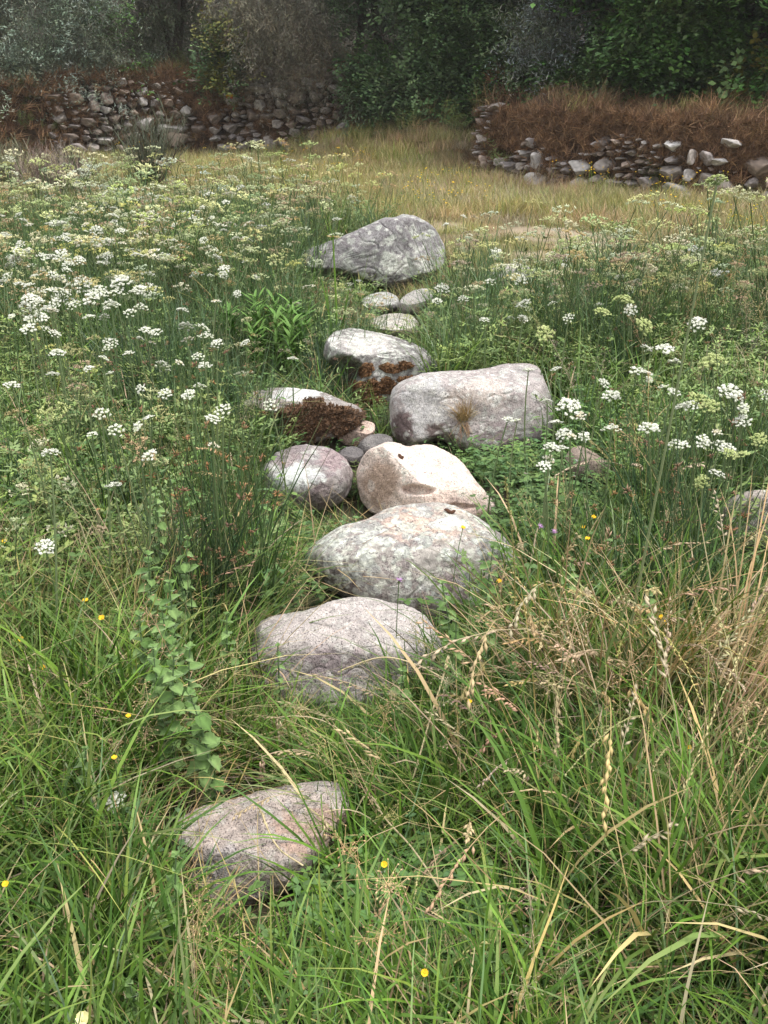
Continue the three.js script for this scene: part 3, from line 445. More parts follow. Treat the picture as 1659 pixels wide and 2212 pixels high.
// flowering grass stalks: kind 0 drooping brome heads, 1 long thin spikes, 2 loose panicles
function stalk(g, o, len, az, lean, curve, kind, c) {
  const n = 9, pts = arc(o, len, az, lean, curve, n, 0.03), w = R(0.0011, 0.0018);
  g.tube(pts, pts.map((_, k) => w * (1 - 0.6 * k / n)), 3, pts.map((_, k) => mixc(mixc(G2, DRY, 0.55), c, k / n)));
  const at = (t) => { const f = t * n, i = Math.min(n - 1, Math.floor(f)); return pts[i].clone().lerp(pts[i + 1], f - i); }, dir = pts[n].clone().sub(pts[n - 2]).normalize();
  if (kind === 0) for (let k = 0; k < 13; k++) { const q = at(0.76 + 0.24 * k / 12), d = dir.clone().add(V(R(-0.45, 0.45), R(-0.7, 0.05), R(-0.45, 0.45))).normalize(), L = R(0.013, 0.023); g.spike(q.clone().addScaledVector(d, 0.004), d, L, 0.0032, mulc(c, R(0.8, 1.15))); g.ribbon([q.clone().addScaledVector(d, L), q.clone().addScaledVector(d, L + R(0.008, 0.016))], [0.0007, 0], V(1, 0, 0), [c, c]); }
  else if (kind === 1) for (let k = 0; k < 34; k++) { const q = at(0.55 + 0.45 * k / 33), d = dir.clone().multiplyScalar(1.2).add(V(R(-0.6, 0.6), R(-0.3, 0.5), R(-0.6, 0.6))).normalize(); g.spike(q, d, R(0.007, 0.012), 0.0017, mulc(c, R(0.8, 1.15))); }
  else for (let k = 0; k < 30; k++) { const q = at(0.62 + 0.38 * rnd()), d = V(R(-1, 1), R(-0.3, 0.9), R(-1, 1)).normalize(), L = R(0.01, 0.045), e = q.clone().addScaledVector(d, L); g.ribbon([q, e], [0.0007, 0.0005], V(d.z, 0, -d.x).normalize(), [c, c]); g.spike(e, d.clone().setY(-0.4).normalize(), R(0.006, 0.01), 0.0019, mulc(c, R(0.8, 1.2))); }
}
const SEED = [[0.56, 0.42, 0.25], [0.5, 0.34, 0.22], [0.42, 0.36, 0.18], [0.6, 0.48, 0.3]];
T.brome = variants(8, (g) => { for (let k = 0; k < 3; k++) stalk(g, ori(0.05), R(0.36, 0.58), R(-0.9, 0.9), R(0.05, 0.5), R(0.6, 1.9), 0, pick(SEED)); });
T.spikes = variants(8, (g) => { for (let k = 0; k < 4; k++) stalk(g, ori(0.06), R(0.4, 0.72), R(-0.8, 0.8), R(0.1, 0.5), R(0.5, 1.6), 1, mixc(pick(SEED), G2, R(0, 0.4))); });
T.panicle = variants(6, (g) => { for (let k = 0; k < 3; k++) stalk(g, ori(0.06), R(0.3, 0.5), R(0, 6.28), R(0, 0.4), R(0.1, 0.8), 2, mixc(pick(SEED), BROWN, R(0, 0.4))); });
function feather(g, o, len, az, lean, c) {   // a finely divided leaf
  const pts = arc(o, len, az, lean, R(0.3, 1), 6); g.ribbon(pts, pts.map(() => 0.0014), V(-Math.sin(az), 0, Math.cos(az)), pts.map(() => c));
  for (let k = 2; k <= 6; k++) for (const s of [-1, 1]) { const d = V(-Math.sin(az) * s, R(-0.1, 0.4), Math.cos(az) * s).add(V(Math.cos(az) * 0.5, 0, Math.sin(az) * 0.5)).normalize(), L = len * 0.34 * (1 - (k - 2) / 6); for (let j = 0; j < 4; j++) g.dia(pts[k].clone().addScaledVector(d, L * j / 4), d.clone().add(V(R(-0.8, 0.8), R(-0.2, 0.5), R(-0.8, 0.8))), V(0, 1, 0), R(0.016, 0.028), R(0.008, 0.013), mulc(c, R(0.8, 1.2))); }
}
T.parsley = variants(8, (g) => { for (let k = 0; k < 5; k++) feather(g, ori(0.05), R(0.16, 0.4), R(0, 6.28), R(0.05, 0.5), mixc([0.13, 0.215, 0.05], [0.28, 0.36, 0.13], rnd())); });
T.seedumbel = variants(7, (g, v) => { for (let k = 0; k < 2; k++) { const c = [[0.46, 0.48, 0.24], [0.42, 0.33, 0.19], [0.4, 0.45, 0.2], [0.62, 0.64, 0.46], [0.54, 0.56, 0.34]][v % 5], pts = arc(ori(0.05), R(0.42, 0.62), R(0, 6.28), R(0, 0.25), R(0, 0.4), 5), e = pts[5]; g.tube(pts, pts.map(() => 0.002), 3, pts.map(() => [0.09, 0.14, 0.05])); for (let j = 0; j < 14; j++) { const a = R(0, 6.28), q = Math.sqrt(rnd()) * 0.05, t = V(e.x + Math.cos(a) * q, e.y + 0.035 - q * 0.4, e.z + Math.sin(a) * q); g.ribbon([e, t], [0.0009, 0.0009], V(-Math.sin(a), 0, Math.cos(a)), [[0.16, 0.2, 0.07], c]); for (let i = 0; i < 5; i++) { const d = V(R(-1, 1), R(0, 1), R(-1, 1)).normalize(); g.spike(t, d, R(0.008, 0.014), 0.0025, mulc(c, R(0.8, 1.25))); } } } });
T.herb = variants(7, (g) => { for (let k = 0; k < 8; k++) { const c = mixc([0.07, 0.15, 0.035], [0.13, 0.23, 0.07], rnd()), pts = arc(ori(0.07), R(0.05, 0.17), R(0, 6.28), R(0.1, 0.9), R(-0.3, 0.5), 4); g.ribbon(pts, pts.map(() => 0.0014), V(1, 0, 0), pts.map(() => c)); for (let j = 1; j <= 4; j++) for (let i = 0; i < 3; i++) { const a = R(0, 6.28); g.leaf(pts[j], V(Math.cos(a), R(0, 0.5), Math.sin(a)), V(0, 1, 0), R(0.01, 0.02), R(0.007, 0.012), mulc(c, R(0.8, 1.2)), { prof: [0.25, 1, 0.75, 0] }); } } });
T.clover = variants(7, (g) => { for (let k = 0; k < 15; k++) { const c = mixc([0.07, 0.16, 0.035], [0.14, 0.25, 0.06], rnd()), pts = arc(ori(0.08), R(0.05, 0.15), R(0, 6.28), R(0, 0.7), R(-0.2, 0.4), 3), e = pts[3]; g.ribbon(pts, pts.map(() => 0.0012), V(1, 0, 0), pts.map(() => c)); const a0 = R(0, 6.28); for (let i = 0; i < 3; i++) { const a = a0 + i * 2.09; g.leaf(e, V(Math.cos(a), R(0.1, 0.4), Math.sin(a)), V(0, 1, 0), R(0.011, 0.018), R(0.008, 0.012), mulc(c, R(0.85, 1.2)), { prof: [0.15, 0.8, 1, 0.55], fold: 0.2 }); } if (rnd() < 0.12) for (let j = 0; j < 10; j++) g.spike(e, V(R(-1, 1), R(-0.2, 1), R(-1, 1)).normalize(), 0.008, 0.0018, [0.5, 0.44, 0.36]); } });
T.bracken = variants(9, (g) => { for (let k = 0; k < 9; k++) { const c = mulc(mixc([0.2, 0.11, 0.065], [0.42, 0.27, 0.15], rnd()), R(0.4, 1.3)); blade(g, ori(0.1), R(0.14, 0.4), R(0.008, 0.02), R(0, 6.28), R(0.1, 1), R(0.3, 1.6), c, c, 4); } for (let k = 0; k < 26; k++) { const c = mulc(mixc([0.22, 0.11, 0.06], [0.56, 0.38, 0.21], rnd() * rnd()), R(0.5, 1.2)); blade(g, ori(0.1), R(0.14, 0.45), R(0.004, 0.008), R(0, 6.28), R(0, 0.8), R(0.2, 1.6), c, c, 3); } });
T.meadow = variants(7, (g) => { for (let k = 0; k < 26; k++) { const c = rnd() < 0.5 ? mixc([0.52, 0.44, 0.24], [0.34, 0.33, 0.12], rnd()) : mixc(G2, [0.3, 0.32, 0.1], rnd()); blade(g, ori(0.13), R(0.1, 0.24), R(0.0025, 0.0045), R(0, 6.28), R(0, 0.4), R(0.1, 1), c, mixc(c, DRY, 0.4), 3); } });
T.tan = variants(6, (g) => { for (let k = 0; k < 26; k++) { const c = mulc(mixc([0.56, 0.45, 0.27], [0.58, 0.42, 0.29], rnd()), R(0.7, 1.05)); blade(g, ori(0.14), R(0.08, 0.22), R(0.0025, 0.004), R(0, 6.28), R(0, 0.7), R(0.1, 1), c, c, 3); } });
T.dots = variants(3, (g) => { for (let k = 0; k < 3; k++) { const q = ori(0.2).setY(R(0.18, 0.3)); g.lump(q, 0.008, 0.5, [0.75, 0.5, 0.02]); g.ribbon([V(q.x, 0, q.z), q], [0.002, 0.002], V(1, 0, 0), [G2, G2]); } });

const bags = {}, far = {};
const KFAR = 8;
function plant(type, x, z, scale, yaw, tiltAz, tilt, tint, y) {
  const near = y !== undefined || -z < 4.7 || (-z < 8.6 && rowDist(x, z) < 0.9 && Math.abs(x - rowX(z)) < 1);
  if (!near && rnd() > 1 / KFAR) return;
  const list = near ? (bags[type] ??= T[type].map(() => [])) : [far[type] ??= []], m = new THREE.Matrix4(), q = new THREE.Quaternion().setFromAxisAngle(V(Math.sin(tiltAz), 0, -Math.cos(tiltAz)).negate(), tilt).multiply(new THREE.Quaternion().setFromAxisAngle(V(0, 1, 0), yaw));
  m.compose(V(x, y ?? ground(x, z), z), q, V(scale * R(0.85, 1.15), scale, scale * R(0.85, 1.15)));
  pick(list).push([m, tint]);
}
const inRock = (x, z) => boulders.some((b) => { const dx = x - b.C.x, dz = z - b.C.z, a = dx * b.r.x + dz * b.r.z, c = dx * b.f.x + dz * b.f.z; return (a / (b.half * 0.93)) ** 2 + (c / (b.T * 0.8)) ** 2 < 1; });
// how tall a plant may stand here without standing before the open face of a boulder
function room(x, z, h, lean) {
  const y = ground(x, z), d = Math.hypot(x, z);
  for (let s = h; s > h * 0.09; s *= 0.78) {
    let ok = true;
    for (const f of [0.45, 0.75, 1]) { const [px, py] = toPix(V(x + (lean ? Math.cos(lean) * f * s * 0.6 : 0), y + s * f * (lean ? 0.8 : 1), z - (lean ? Math.sin(lean) * f * s * 0.6 : 0))); for (const b of boulders) if (d < Math.hypot(b.C.x, b.C.z) && px > b.x0 - 10 && px < b.x1 + 10 && px < b.openX && py < b.y1 - (b.y1 - b.y0) * b.low && py > b.y0 && inPoly(b.poly, px, py)) ok = false; }
    if (ok) return s / h;
  }
  return 0;
}
const rowX = (z) => { let x = ROW[0].x; for (let k = 0; k < ROW.length - 1; k++) if (z <= ROW[k].z && z >= ROW[k + 1].z) return lerp(ROW[k].x, ROW[k + 1].x, (ROW[k].z - z) / (ROW[k].z - ROW[k + 1].z)); return z < ROW[ROW.length - 1].z ? ROW[ROW.length - 1].x : x; };
const at2 = (px, py, a, b) => ({ p: P0(px, py), a, b });
const inside = (s, x, z) => 1 - Math.hypot((x - s.p.x) / s.a, (z - s.p.z) / s.b);
const CLOVER = at2(880, 2000, 0.17, 0.17), CREEP = at2(1120, 1060, 0.36, 0.45), TUSSOCK = at2(1000, 1740, 0.3, 0.25), ARCH = at2(1470, 1720, 0.45, 0.6), RUSHES = at2(650, 1240, 0.34, 0.6), RUSHES2 = at2(560, 800, 0.7, 1.2), RUSHES3 = at2(1480, 1200, 0.5, 0.6), GOLD = at2(1560, 1760, 0.3, 0.3), STRAW = at2(150, 1500, 0.5, 0.5), YGREEN = at2(120, 1230, 0.4, 0.5);
const LEAFY = hit(578, 815);
const SHEAF = at2(1290, 1520, 0.16, 0.2), SHEAF2 = at2(1610, 1660, 0.22, 0.26);
// the mix of plants at a place: [type, chance, height factor]
function mixAt(x, z) {
  const d = -z, s = x - rowX(z), n = noise(x * 1.7, 1, z * 1.7), m = [];
  if (d < 2.1) {
    const near = sstep(d, 1.9, 0.9);
    m.push(['lush', 2.1, lerp(0.9, 0.7, near)], ['fine', 1.0, 0.8], ['strap', 0.16, 0.7], ['thatch', 0.3, 1], ['herb', 0.25, 0.8], ['dry', 0.03, 0.8], ['brome', 0.012, 0.7], ['panicle', 0.03, 0.8], ['lying', 0.03, 0.7]);
    if (inside(CLOVER, x, z) > 0) return [['clover', 4, 0.72], ['fine', 1.3, 0.75], ['lush', 1, 0.7], ['panicle', 0.15, 0.7], ['herb', 0.8, 1]];
    if (s > 0.35) m.push(['lying', 0.06, 0.8], ['thatch', 0.3, 1], ['clover', 0.7, 0.75]);
    if (s < -0.25) m.push(['lush', 1.1, 1], ['strap', 0.2, 0.9]);
  } else if (d < 4.2) {
    if (s < 0) m.push(['lush', 1.3, 0.95], ['fine', 1.3, 1], ['rush', 0.2, 0.75], ['lying', 0.18, 0.9], ['herb', 1, 1.5], ['thatch', 0.3, 1], ['dry', 0.1, 0.9], ['panicle', 0.12, 0.9], ['brome', 0.06, 0.8], ['parsley', d > 2.9 ? 0.7 : 0.15, 0.9], ['seedumbel', d > 3 ? 0.12 : 0.03, 0.75]);
    else m.push(['lush', 1.4, 1], ['fine', 1.4, 1.05], ['spikes', 0.04, 0.8], ['brome', 0.04, 0.8], ['dry', 0.1, 1], ['herb', 0.6, 1.5], ['rush', 0.2, 0.8], ['strap', 0.15, 0.9], ['panicle', 0.12, 1], ['thatch', 0.35, 1], ['parsley', d > 2.9 ? 0.9 : 0.1, 0.9]);
  } else if (d < 5.9 + 0.3 * clamp(s, 0, 4) || (s < 0 && d < 9.1 + 0.5 * n)) {
    m.push(['parsley', 1.1, 0.95], ['needle', 1.7, 1.3], ['fine', 0.9, 1.6], ['lush', 0.4, 1.2], ['spikes', 0.12, 0.95], ['seedumbel', s < 0 ? 1.6 : 0.8, 0.98], ['rush', 0.2, 0.85], ['dry', s < 0 ? 0.3 : 0.3, 1], ['panicle', 0.15, 1.1], ['lying', 0.15, 1]);
    if (d > 5.4 && s > 0.9) m.push(['dry', 1.4, 0.9], ['tan', 1.6, 1]);
    if (d > 7.6) m.push(['meadow', 2.4, 1.4], ['tan', 0.6, 1.3]);
  } else {
    const tan = clamp(1.25 * sstep(x, -0.2, 1.6) * sstep(d, 12.6, 9.5) + 0.15 + 0.6 * n, 0, 1);
    m.push(['meadow', 1.5 * (1.08 - tan), 0.85], ['tan', 2.2 * tan + 0.3, 0.9], ['dry', 0.25, 0.55], ['dots', 0.025, 0.9], ['panicle', 0.1, 0.7]);
    if (d > 12.5 && x < 2.2) m.push(['meadow', 0.6, 1.2]);
  }
  if (inside(RUSHES, x, z) > 0) m.push(['rush', 1.6, 0.8], ['needle', 1.5, 0.8], ['lush', 0.6, 0.9]);
  if (inside(RUSHES2, x, z) > 0) m.push(['needle', 2.5, 1], ['rush', 0.8, 0.8]);
  if (inside(RUSHES3, x, z) > 0) m.push(['needle', 1.6, 1], ['rush', 0.5, 0.85], ['strap', 0.4, 0.9], ['lush', 1, 1.1]);
  if (inside(CREEP, x, z) > 0) return [['herb', 4, 1.25], ['clover', 1.2, 1.1], ['parsley', 0.8, 0.55], ['fine', 0.3, 0.7]];
  if (inside(ARCH, x, z) > 0) m.push(['spikes', 0.4, 1], ['brome', 0.7, 1], ['fine', 1.8, 1.25], ['lush', 1.8, 1.2], ['dry', 0.5, 1.15]);
  if (inside(SHEAF, x, z) > 0 || inside(SHEAF2, x, z) > 0) m.push(['brome', 2.4, 1.1], ['spikes', 0.6, 1.05], ['sheaf', 3.2, 1]);
  if (inside(GOLD, x, z) > 0) m.push(['dry', 1.6, 1.1], ['lying', 0.2, 1], ['fine', 1, 1.2], ['brome', 0.3, 1]);
  if (inside(TUSSOCK, x, z) > 0) m.push(['brome', 0.5, 0.7], ['lying', 0.8, 0.8], ['fine', 2.2, 1.1], ['lush', 1.6, 1], ['panicle', 0.25, 0.9]);
  if (inside(STRAW, x, z) > 0) m.push(['lying', 1.3, 1], ['dry', 0.7, 1], ['thatch', 0.6, 1]);
  if (inside(YGREEN, x, z) > 0) m.push(['parsley', 1.2, 0.9], ['seedumbel', 0.35, 0.8], ['dry', 0.4, 0.9]);
  return m;
}
const HEIGHT = { lush: 0.3, fine: 0.26, strap: 0.36, lying: 0.24, thatch: 0.08, dry: 0.36, rush: 0.55, needle: 0.38, brome: 0.5, spikes: 0.55, panicle: 0.45, parsley: 0.33, seedumbel: 0.6, herb: 0.14, clover: 0.13, meadow: 0.22, tan: 0.18, sheaf: 0.5, dots: 0.28, bracken: 0.4 };
for (const [d0, d1, density] of [[0.45, 1.2, 1050], [1.2, 2.2, 900], [2.2, 3.5, 520], [3.5, 4.7, 360], [4.7, 7.5, 330], [7.5, 11, 260], [11, 18.2, 190]]) {
  const half = (d) => 0.44 * d + 0.75, area = (d1 - d0) * 2 * half((d0 + d1) / 2), n = Math.round(area * density);
  for (let k = 0; k < n; k++) {
    const d = R(d0, d1), x = R(-1, 1) * half(d), z = -d; if (rnd() > half(d) / half(d1)) continue;
    if (inRock(x, z)) continue;
    if (d > 9 && behind(x, z)[0] > -0.12) continue;
    if (rnd() < sandy(x, z) * 0.6) continue;
    const m = mixAt(x, z); let sum = 0; for (const q of m) sum += q[1]; let pickAt = rnd() * sum, q = m[0]; for (const w of m) { pickAt -= w[1]; if (pickAt <= 0) { q = w; break; } }
    const [type, , hf] = q, sc0 = hf * R(0.75, 1.25); let sc = sc0;
    const lean = type === 'brome' || type === 'lying' || type === 'spikes' || type === 'sheaf'; let yaw = R(0, 6.28);
    if (lean) yaw = inside(TUSSOCK, x, z) > -0.3 ? Math.PI + R(-0.6, 0.6) : inside(SHEAF, x, z) > -0.2 ? R(-2.6, -0.4) : inside(ARCH, x, z) > -0.3 ? R(-0.8, 0.9) : R(0, 6.28);
    if (SAND.some((q) => Math.abs(x - q.p.x) < q.a * 1.2 && z - q.p.z > -0.2 && z - q.p.z < 1.7)) { if (rnd() < 0.2 || type === 'rush' || type === 'seedumbel') continue; sc *= 0.55; }
    if (Math.abs(x - LEAFY.x) < 0.24 && z - LEAFY.z > -0.15 && z - LEAFY.z < 0.75) sc *= 0.45;
    const fit = rnd() < 0.02 ? 1 : room(x, z, HEIGHT[type] * sc, lean ? yaw : 0); if (fit < 0.1) continue; sc *= Math.max(fit, 0.16);
    const t = [R(0.82, 1.2), 0, R(0.75, 1.2)]; t[1] = (t[0] + 1) / 2 * R(0.92, 1.1);
    plant(type, x, z, sc, yaw, R(0, 6.28), R(0, 0.22), mulc(t, 0.9 + 0.35 * noise(x * 2.5, 4, z * 2.5)));
  }
}
for (let k = 0; k < 90; k++) { const a = R(0, 6.28), q = Math.sqrt(rnd()), x = CLOVER.p.x + Math.cos(a) * q * CLOVER.a, z = CLOVER.p.z + Math.sin(a) * q * CLOVER.b; if (!inRock(x, z) && room(x, z, 0.1) > 0.6) plant('clover', x, z, R(0.55, 0.9), R(0, 6.28), R(0, 6.28), R(0, 0.3), mulc([1, 1, 1], R(0.75, 1.2))); }
// brown grass and bracken over the walls, on the terrace and on the bank
for (let k = 0; k < 30000; k++) {
  const x = R(-12, 10), z = R(-22, -8.5), [d, at] = behind(x, z); if (d > 1.5 || (d < -0.12 && !(d > -2.8 && x > -2.6 && x < 2.6 && ground(x, z) > 0.1))) continue;
  const right = at >= CORNER - 0.2, bank = d < -0.12; if (!bank && d < 0.4 && rnd() < 0.5) continue;
  const type = rnd() < (bank ? 0.62 : 0.26) ? pick(['meadow', 'tan', 'dry', 'parsley']) : 'bracken', light = right && x > 3.6 ? 1.25 : 1;
  plant(type, x, z, type === 'bracken' ? R(0.4, 0.85) * (bank ? 0.6 : 1) : R(0.8, 1.3), R(0, 6.28), R(0, 6.28), R(0, 0.45), mulc(type === 'bracken' ? mixc([0.9, 0.85, 0.8], [1.25, 1.35, 1.3], clamp(0.35 + 1.3 * noise(x * 0.9, 6, z * 0.9) + (right ? 0.12 * (x - 3.5) : -0.2), 0, 1)) : [0.9, 0.85, 0.8], R(0.5, 1.25) * light));
}
for (const [w, k0, n] of [[wallFar, 2, 1100], [wallNear, CORNER, 1000]]) for (let k = 0; k < n; k++) {   // hanging on the faces of the walls
  const s = R(0, w.total), y = Math.pow(rnd(), 0.6) * (k0 === 2 ? 1.45 : 0.95), q = w.at(s, y, R(0.02, 0.14)).p; if (noise(s * 0.9 + k0 * 3, y * 1.3, 2) < (k0 === 2 ? 0.12 - 0.3 * sstep(3.2 - s, 0, 1.5) - 0.3 * sstep(y, 0.8, 1.25) * sstep(4.5 - s, 0, 1) : 0.02 - 0.22 * sstep(s, 1.4, 2.4)) && rnd() < 0.8) continue; if (y < ground(q.x, q.z) - 0.9) continue;
  plant('bracken', q.x, q.z, R(0.3, 0.7), R(0, 6.28), 1.57 + R(-0.6, 0.6) - (k0 === 2 ? 0 : -0.5), R(0.7, 1.7), mulc([1, 0.95, 0.9], R(0.4, 1.1)), q.y);
}
for (let k = 0; k < 900; k++) { const e = wallPoint(1, R(0.3, 1)), y = R(0, 1.3); plant(rnd() < 0.8 ? 'bracken' : 'parsley', e.x + R(-0.1, 0.3), e.z + R(0, 0.2), R(0.5, 0.9), R(0, 6.28), 1.57 + R(-0.6, 0.6), R(0.5, 1.5), mulc([1, 0.95, 0.9], R(0.5, 1.1)), y); }
const STUFF = [
  ['meadow_grass', ['lush', 'fine', 'strap'], 'fresh green meadow grass blades growing all around the boulders', M.grass],
  ['rushes', ['rush', 'needle'], 'thin dark bluish green rushes standing in clumps by the boulders', M.waxy],
  ['dry_grass', ['lying', 'thatch', 'dry', 'sheaf'], 'straw coloured dry grass lying and standing among the green', M.dry],
  ['seeding_grass', ['brome', 'spikes', 'panicle'], 'arching grass stalks with tan drooping seed heads', M.dry],
  ['umbel_foliage', ['parsley'], 'feathery parsley-like green foliage filling the meadow', M.leaf],
  ['seed_umbels', ['seedumbel'], 'faded yellow-green and tan umbels gone to seed', M.dry],
  ['creeping_herbs', ['herb'], 'low creeping herbs with small pale green leaves', M.leaf],
  ['clover', ['clover'], 'dark green clover patch with three-part leaves', M.leaf],
  ['far_meadow', ['meadow', 'tan'], 'short yellowing and tan grass of the open meadow before the walls', M.dry],
  ['far_yellow_flowers', ['dots'], 'tiny yellow flowers dotted over the distant meadow', M.petal],
  ['brown_bracken', ['bracken'], 'rusty brown dead grass and bracken over walls and bank', M.dry],
];
const NEAR = {}, KPATCH = 8;
function baked(lists, geos) {   // many tufts written into one geometry
  let nv = 0, ni = 0; lists.forEach((l, v) => { nv += l.length * geos[v].attributes.position.count; ni += l.length * geos[v].index.count; });
  const P = new Float32Array(nv * 3), N = new Float32Array(nv * 3), C = new Float32Array(nv * 3), I = new Uint32Array(ni), p = V(), n = V(), nm = new THREE.Matrix3(); let o = 0, q = 0;
  lists.forEach((l, v) => {
    const g = geos[v], gp = g.attributes.position, gn = g.attributes.normal, gc = g.attributes.color, gi = g.index.array;
    for (const [m, t] of l) {
      nm.getNormalMatrix(m);
      for (let k = 0; k < gi.length; k++) I[q++] = gi[k] + o;
      for (let k = 0; k < gp.count; k++, o++) { p.fromBufferAttribute(gp, k).applyMatrix4(m).toArray(P, o * 3); n.fromBufferAttribute(gn, k).applyMatrix3(nm).normalize().toArray(N, o * 3); C[o * 3] = gc.getX(k) * t[0]; C[o * 3 + 1] = gc.getY(k) * t[1]; C[o * 3 + 2] = gc.getZ(k) * t[2]; }
    }
  });
  const out = new THREE.BufferGeometry(); out.setAttribute('position', new THREE.BufferAttribute(P, 3)); out.setAttribute('normal', new THREE.BufferAttribute(N, 3)); out.setAttribute('color', new THREE.BufferAttribute(C, 3)); out.setIndex(new THREE.BufferAttribute(I, 1)); return out;
}
let tris = 0, instances = 0;
const patchOf = (geos, radius, count) => [0, 1, 2, 3, 4].map(() => {
  const ls = geos.map(() => []);
  for (let k = 0; k < count; k++) { const a = R(0, 6.28), q = radius * Math.sqrt(rnd()); ls[Math.floor(rnd() * geos.length)].push([new THREE.Matrix4().compose(V(Math.cos(a) * q, 0, Math.sin(a) * q), new THREE.Quaternion().setFromEuler(new THREE.Euler(R(-0.2, 0.2), R(0, 6.28), R(-0.2, 0.2))), V(1, 1, 1).multiplyScalar(R(0.75, 1.25))), mulc([R(0.9, 1.1), 1, R(0.85, 1.1)], R(0.8, 1.2))]); }
  return baked(ls, geos);
});
for (const [name, types, label, mat] of STUFF) {
  const g = thing(name, label, name === 'clover' ? 'clover' : name === 'rushes' ? 'rushes' : /flowers|umbels/.test(name) ? 'flowers' : /foliage|herbs/.test(name) ? 'herbs' : 'grass'); g.userData.kind = 'stuff';
  const ls = [], gs = [];
  for (const t of types) if (bags[t]) T[t].forEach((geo, v) => { if (bags[t][v].length) { ls.push(bags[t][v]); gs.push(geo); } });
  if (ls.length) { const geo = baked(ls, gs); tris += geo.index.count / 3; console.log(name, geo.index.count / 3); part('blades', geo, mat, g).userData.kind = 'stuff'; }
  for (const t of types) if (far[t]?.length) {
    const geos = patchOf(T[t], t === 'bracken' ? 0.28 : 0.34, KPATCH), lists = geos.map(() => []); far[t].forEach((e) => pick(lists).push(e));
    geos.forEach((geo, v) => { const l = lists[v]; if (!l.length) return; const m = new THREE.InstancedMesh(geo, mat, l.length); m.name = 'tufts'; m.userData.kind = 'stuff'; m.castShadow = m.receiveShadow = true; instances += l.length; l.forEach(([mx, c], k) => { m.setMatrixAt(k, mx); m.setColorAt(k, new THREE.Color().setRGB(...c)); }); g.add(m); });
  }
}
console.log('patches', instances, 'near triangles', tris);

// ------------------------------------------------------------------ white umbel flowers, each a plant of its own
const HEADS = [0, 1, 2, 3, 4, 5, 6, 7, 8].map((v) => {   // a head 0.1 m across, its stem's end at the origin
  const g = new GB(), s = new GB(), n = [17, 21, 13, 24, 19, 22, 11, 15, 18][v], bud = v === 5, spread = [1, 1.05, 0.85, 1.1, 0.95, 1, 0.8, 1.15, 0.7][v];
  for (let k = 0; k < n; k++) {
    const a = k * 2.39996 + R(-0.2, 0.2), q = 0.047 * spread * Math.sqrt((k + R(0, 0.7)) / n), t = V(Math.cos(a) * q, 0.034 + R(-0.007, 0.005) - q * q * 10, Math.sin(a) * q), c = bud ? mixc([0.45, 0.5, 0.22], [0.34, 0.42, 0.14], rnd()) : mixc([0.72, 0.73, 0.66], v === 6 ? [0.62, 0.55, 0.36] : v === 8 ? [0.5, 0.56, 0.34] : [0.6, 0.64, 0.48], rnd() * (v > 5 ? 1 : 0.7));
    g.lump(t, R(0.0055, 0.0095), 0.7, c, 0.35);
    for (let j = 0; j < 5; j++) { const b = R(0, 6.28); g.lump(V(t.x + Math.cos(b) * 0.0075, t.y + R(0.001, 0.006), t.z + Math.sin(b) * 0.0075), 0.0035, 0.7, c, 0.2); }
    s.tube([V(0, 0, 0), V(t.x * 0.5, t.y * 0.35, t.z * 0.5), t], [0.0011, 0.0009, 0.0008], 3, [[0.14, 0.2, 0.07], [0.16, 0.22, 0.08], [0.2, 0.26, 0.1]]);
  }
  return [g.geo(), s.geo()];
});
const PLACES = [   // where a flower stands, by the nearest of these
  [200, 480, 'between heather and broom bush'], [340, 500, 'in a loose drift past the broom bush'], [160, 620, 'at the heart of the white drift'], [60, 470, 'at the meadow edge by the pinkish heather'], [270, 440, 'below the wispy broom bush'], [480, 440, 'in thin grass past the broom bush'], [90, 560, 'in the dense white drift by the open side'], [250, 560, 'behind the thickest white drift'], [400, 580, 'among brown seed heads before the far meadow'], [560, 520, 'beside the far boulder'], [60, 640, 'in front of the thickest white drift'], [150, 690, 'among pale crowded umbels of the near drift'], [300, 650, 'in the middle of the umbel meadow'], [420, 690, 'above the yellowing leaves in the umbel meadow'], [200, 780, 'over flattened grass in the umbel meadow'], [330, 780, 'over the trampled stems behind the rushes'], [450, 720, 'beside the bright green leafy plant'], [470, 860, 'over rushes near the mossy slab'], [240, 900, 'in brownish growth below the umbel meadow'], [350, 860, 'alone over blue-green grass'], [240, 1060, 'above the tall mint stems'], [90, 1180, 'alone among the cut stems'], [250, 1722, 'alone in grass behind the nearest boulder'], [600, 850, 'against the mossy slab'], [820, 560, 'before the face of the far boulder'], [950, 630, 'beside the flat stones'], [1070, 560, 'by the low grey boulder'], [1120, 660, 'among dark stems behind the tufted boulder'], [1220, 560, 'at the edge of the sandy patch'], [1330, 610, 'in yellowing growth by the sandy patch'], [1500, 690, 'under the arching stems of the far thicket'], [1360, 660, 'in the feathery thicket'], [1200, 790, 'at the shoulder of the tufted boulder'], [1400, 800, 'in the cluster over the dark thicket'], [1300, 850, 'beyond the dark shoulder of the tufted boulder'], [1230, 870, 'beside the tufted boulder'], [1110, 905, 'in front of the tufted boulder'], [1320, 920, 'over crossing stems in the thicket'], [1230, 945, 'crowded low by the creeping herb'], [1450, 870, 'among green umbels over the thicket'], [1580, 850, 'in the tall row at the thicket end'], [1560, 960, 'low in the thicket above the frame-cut boulder'], [1190, 1000, 'low in the creeping herb'], [1540, 1020, 'just above the frame-cut boulder'],
];
const flowers = [];
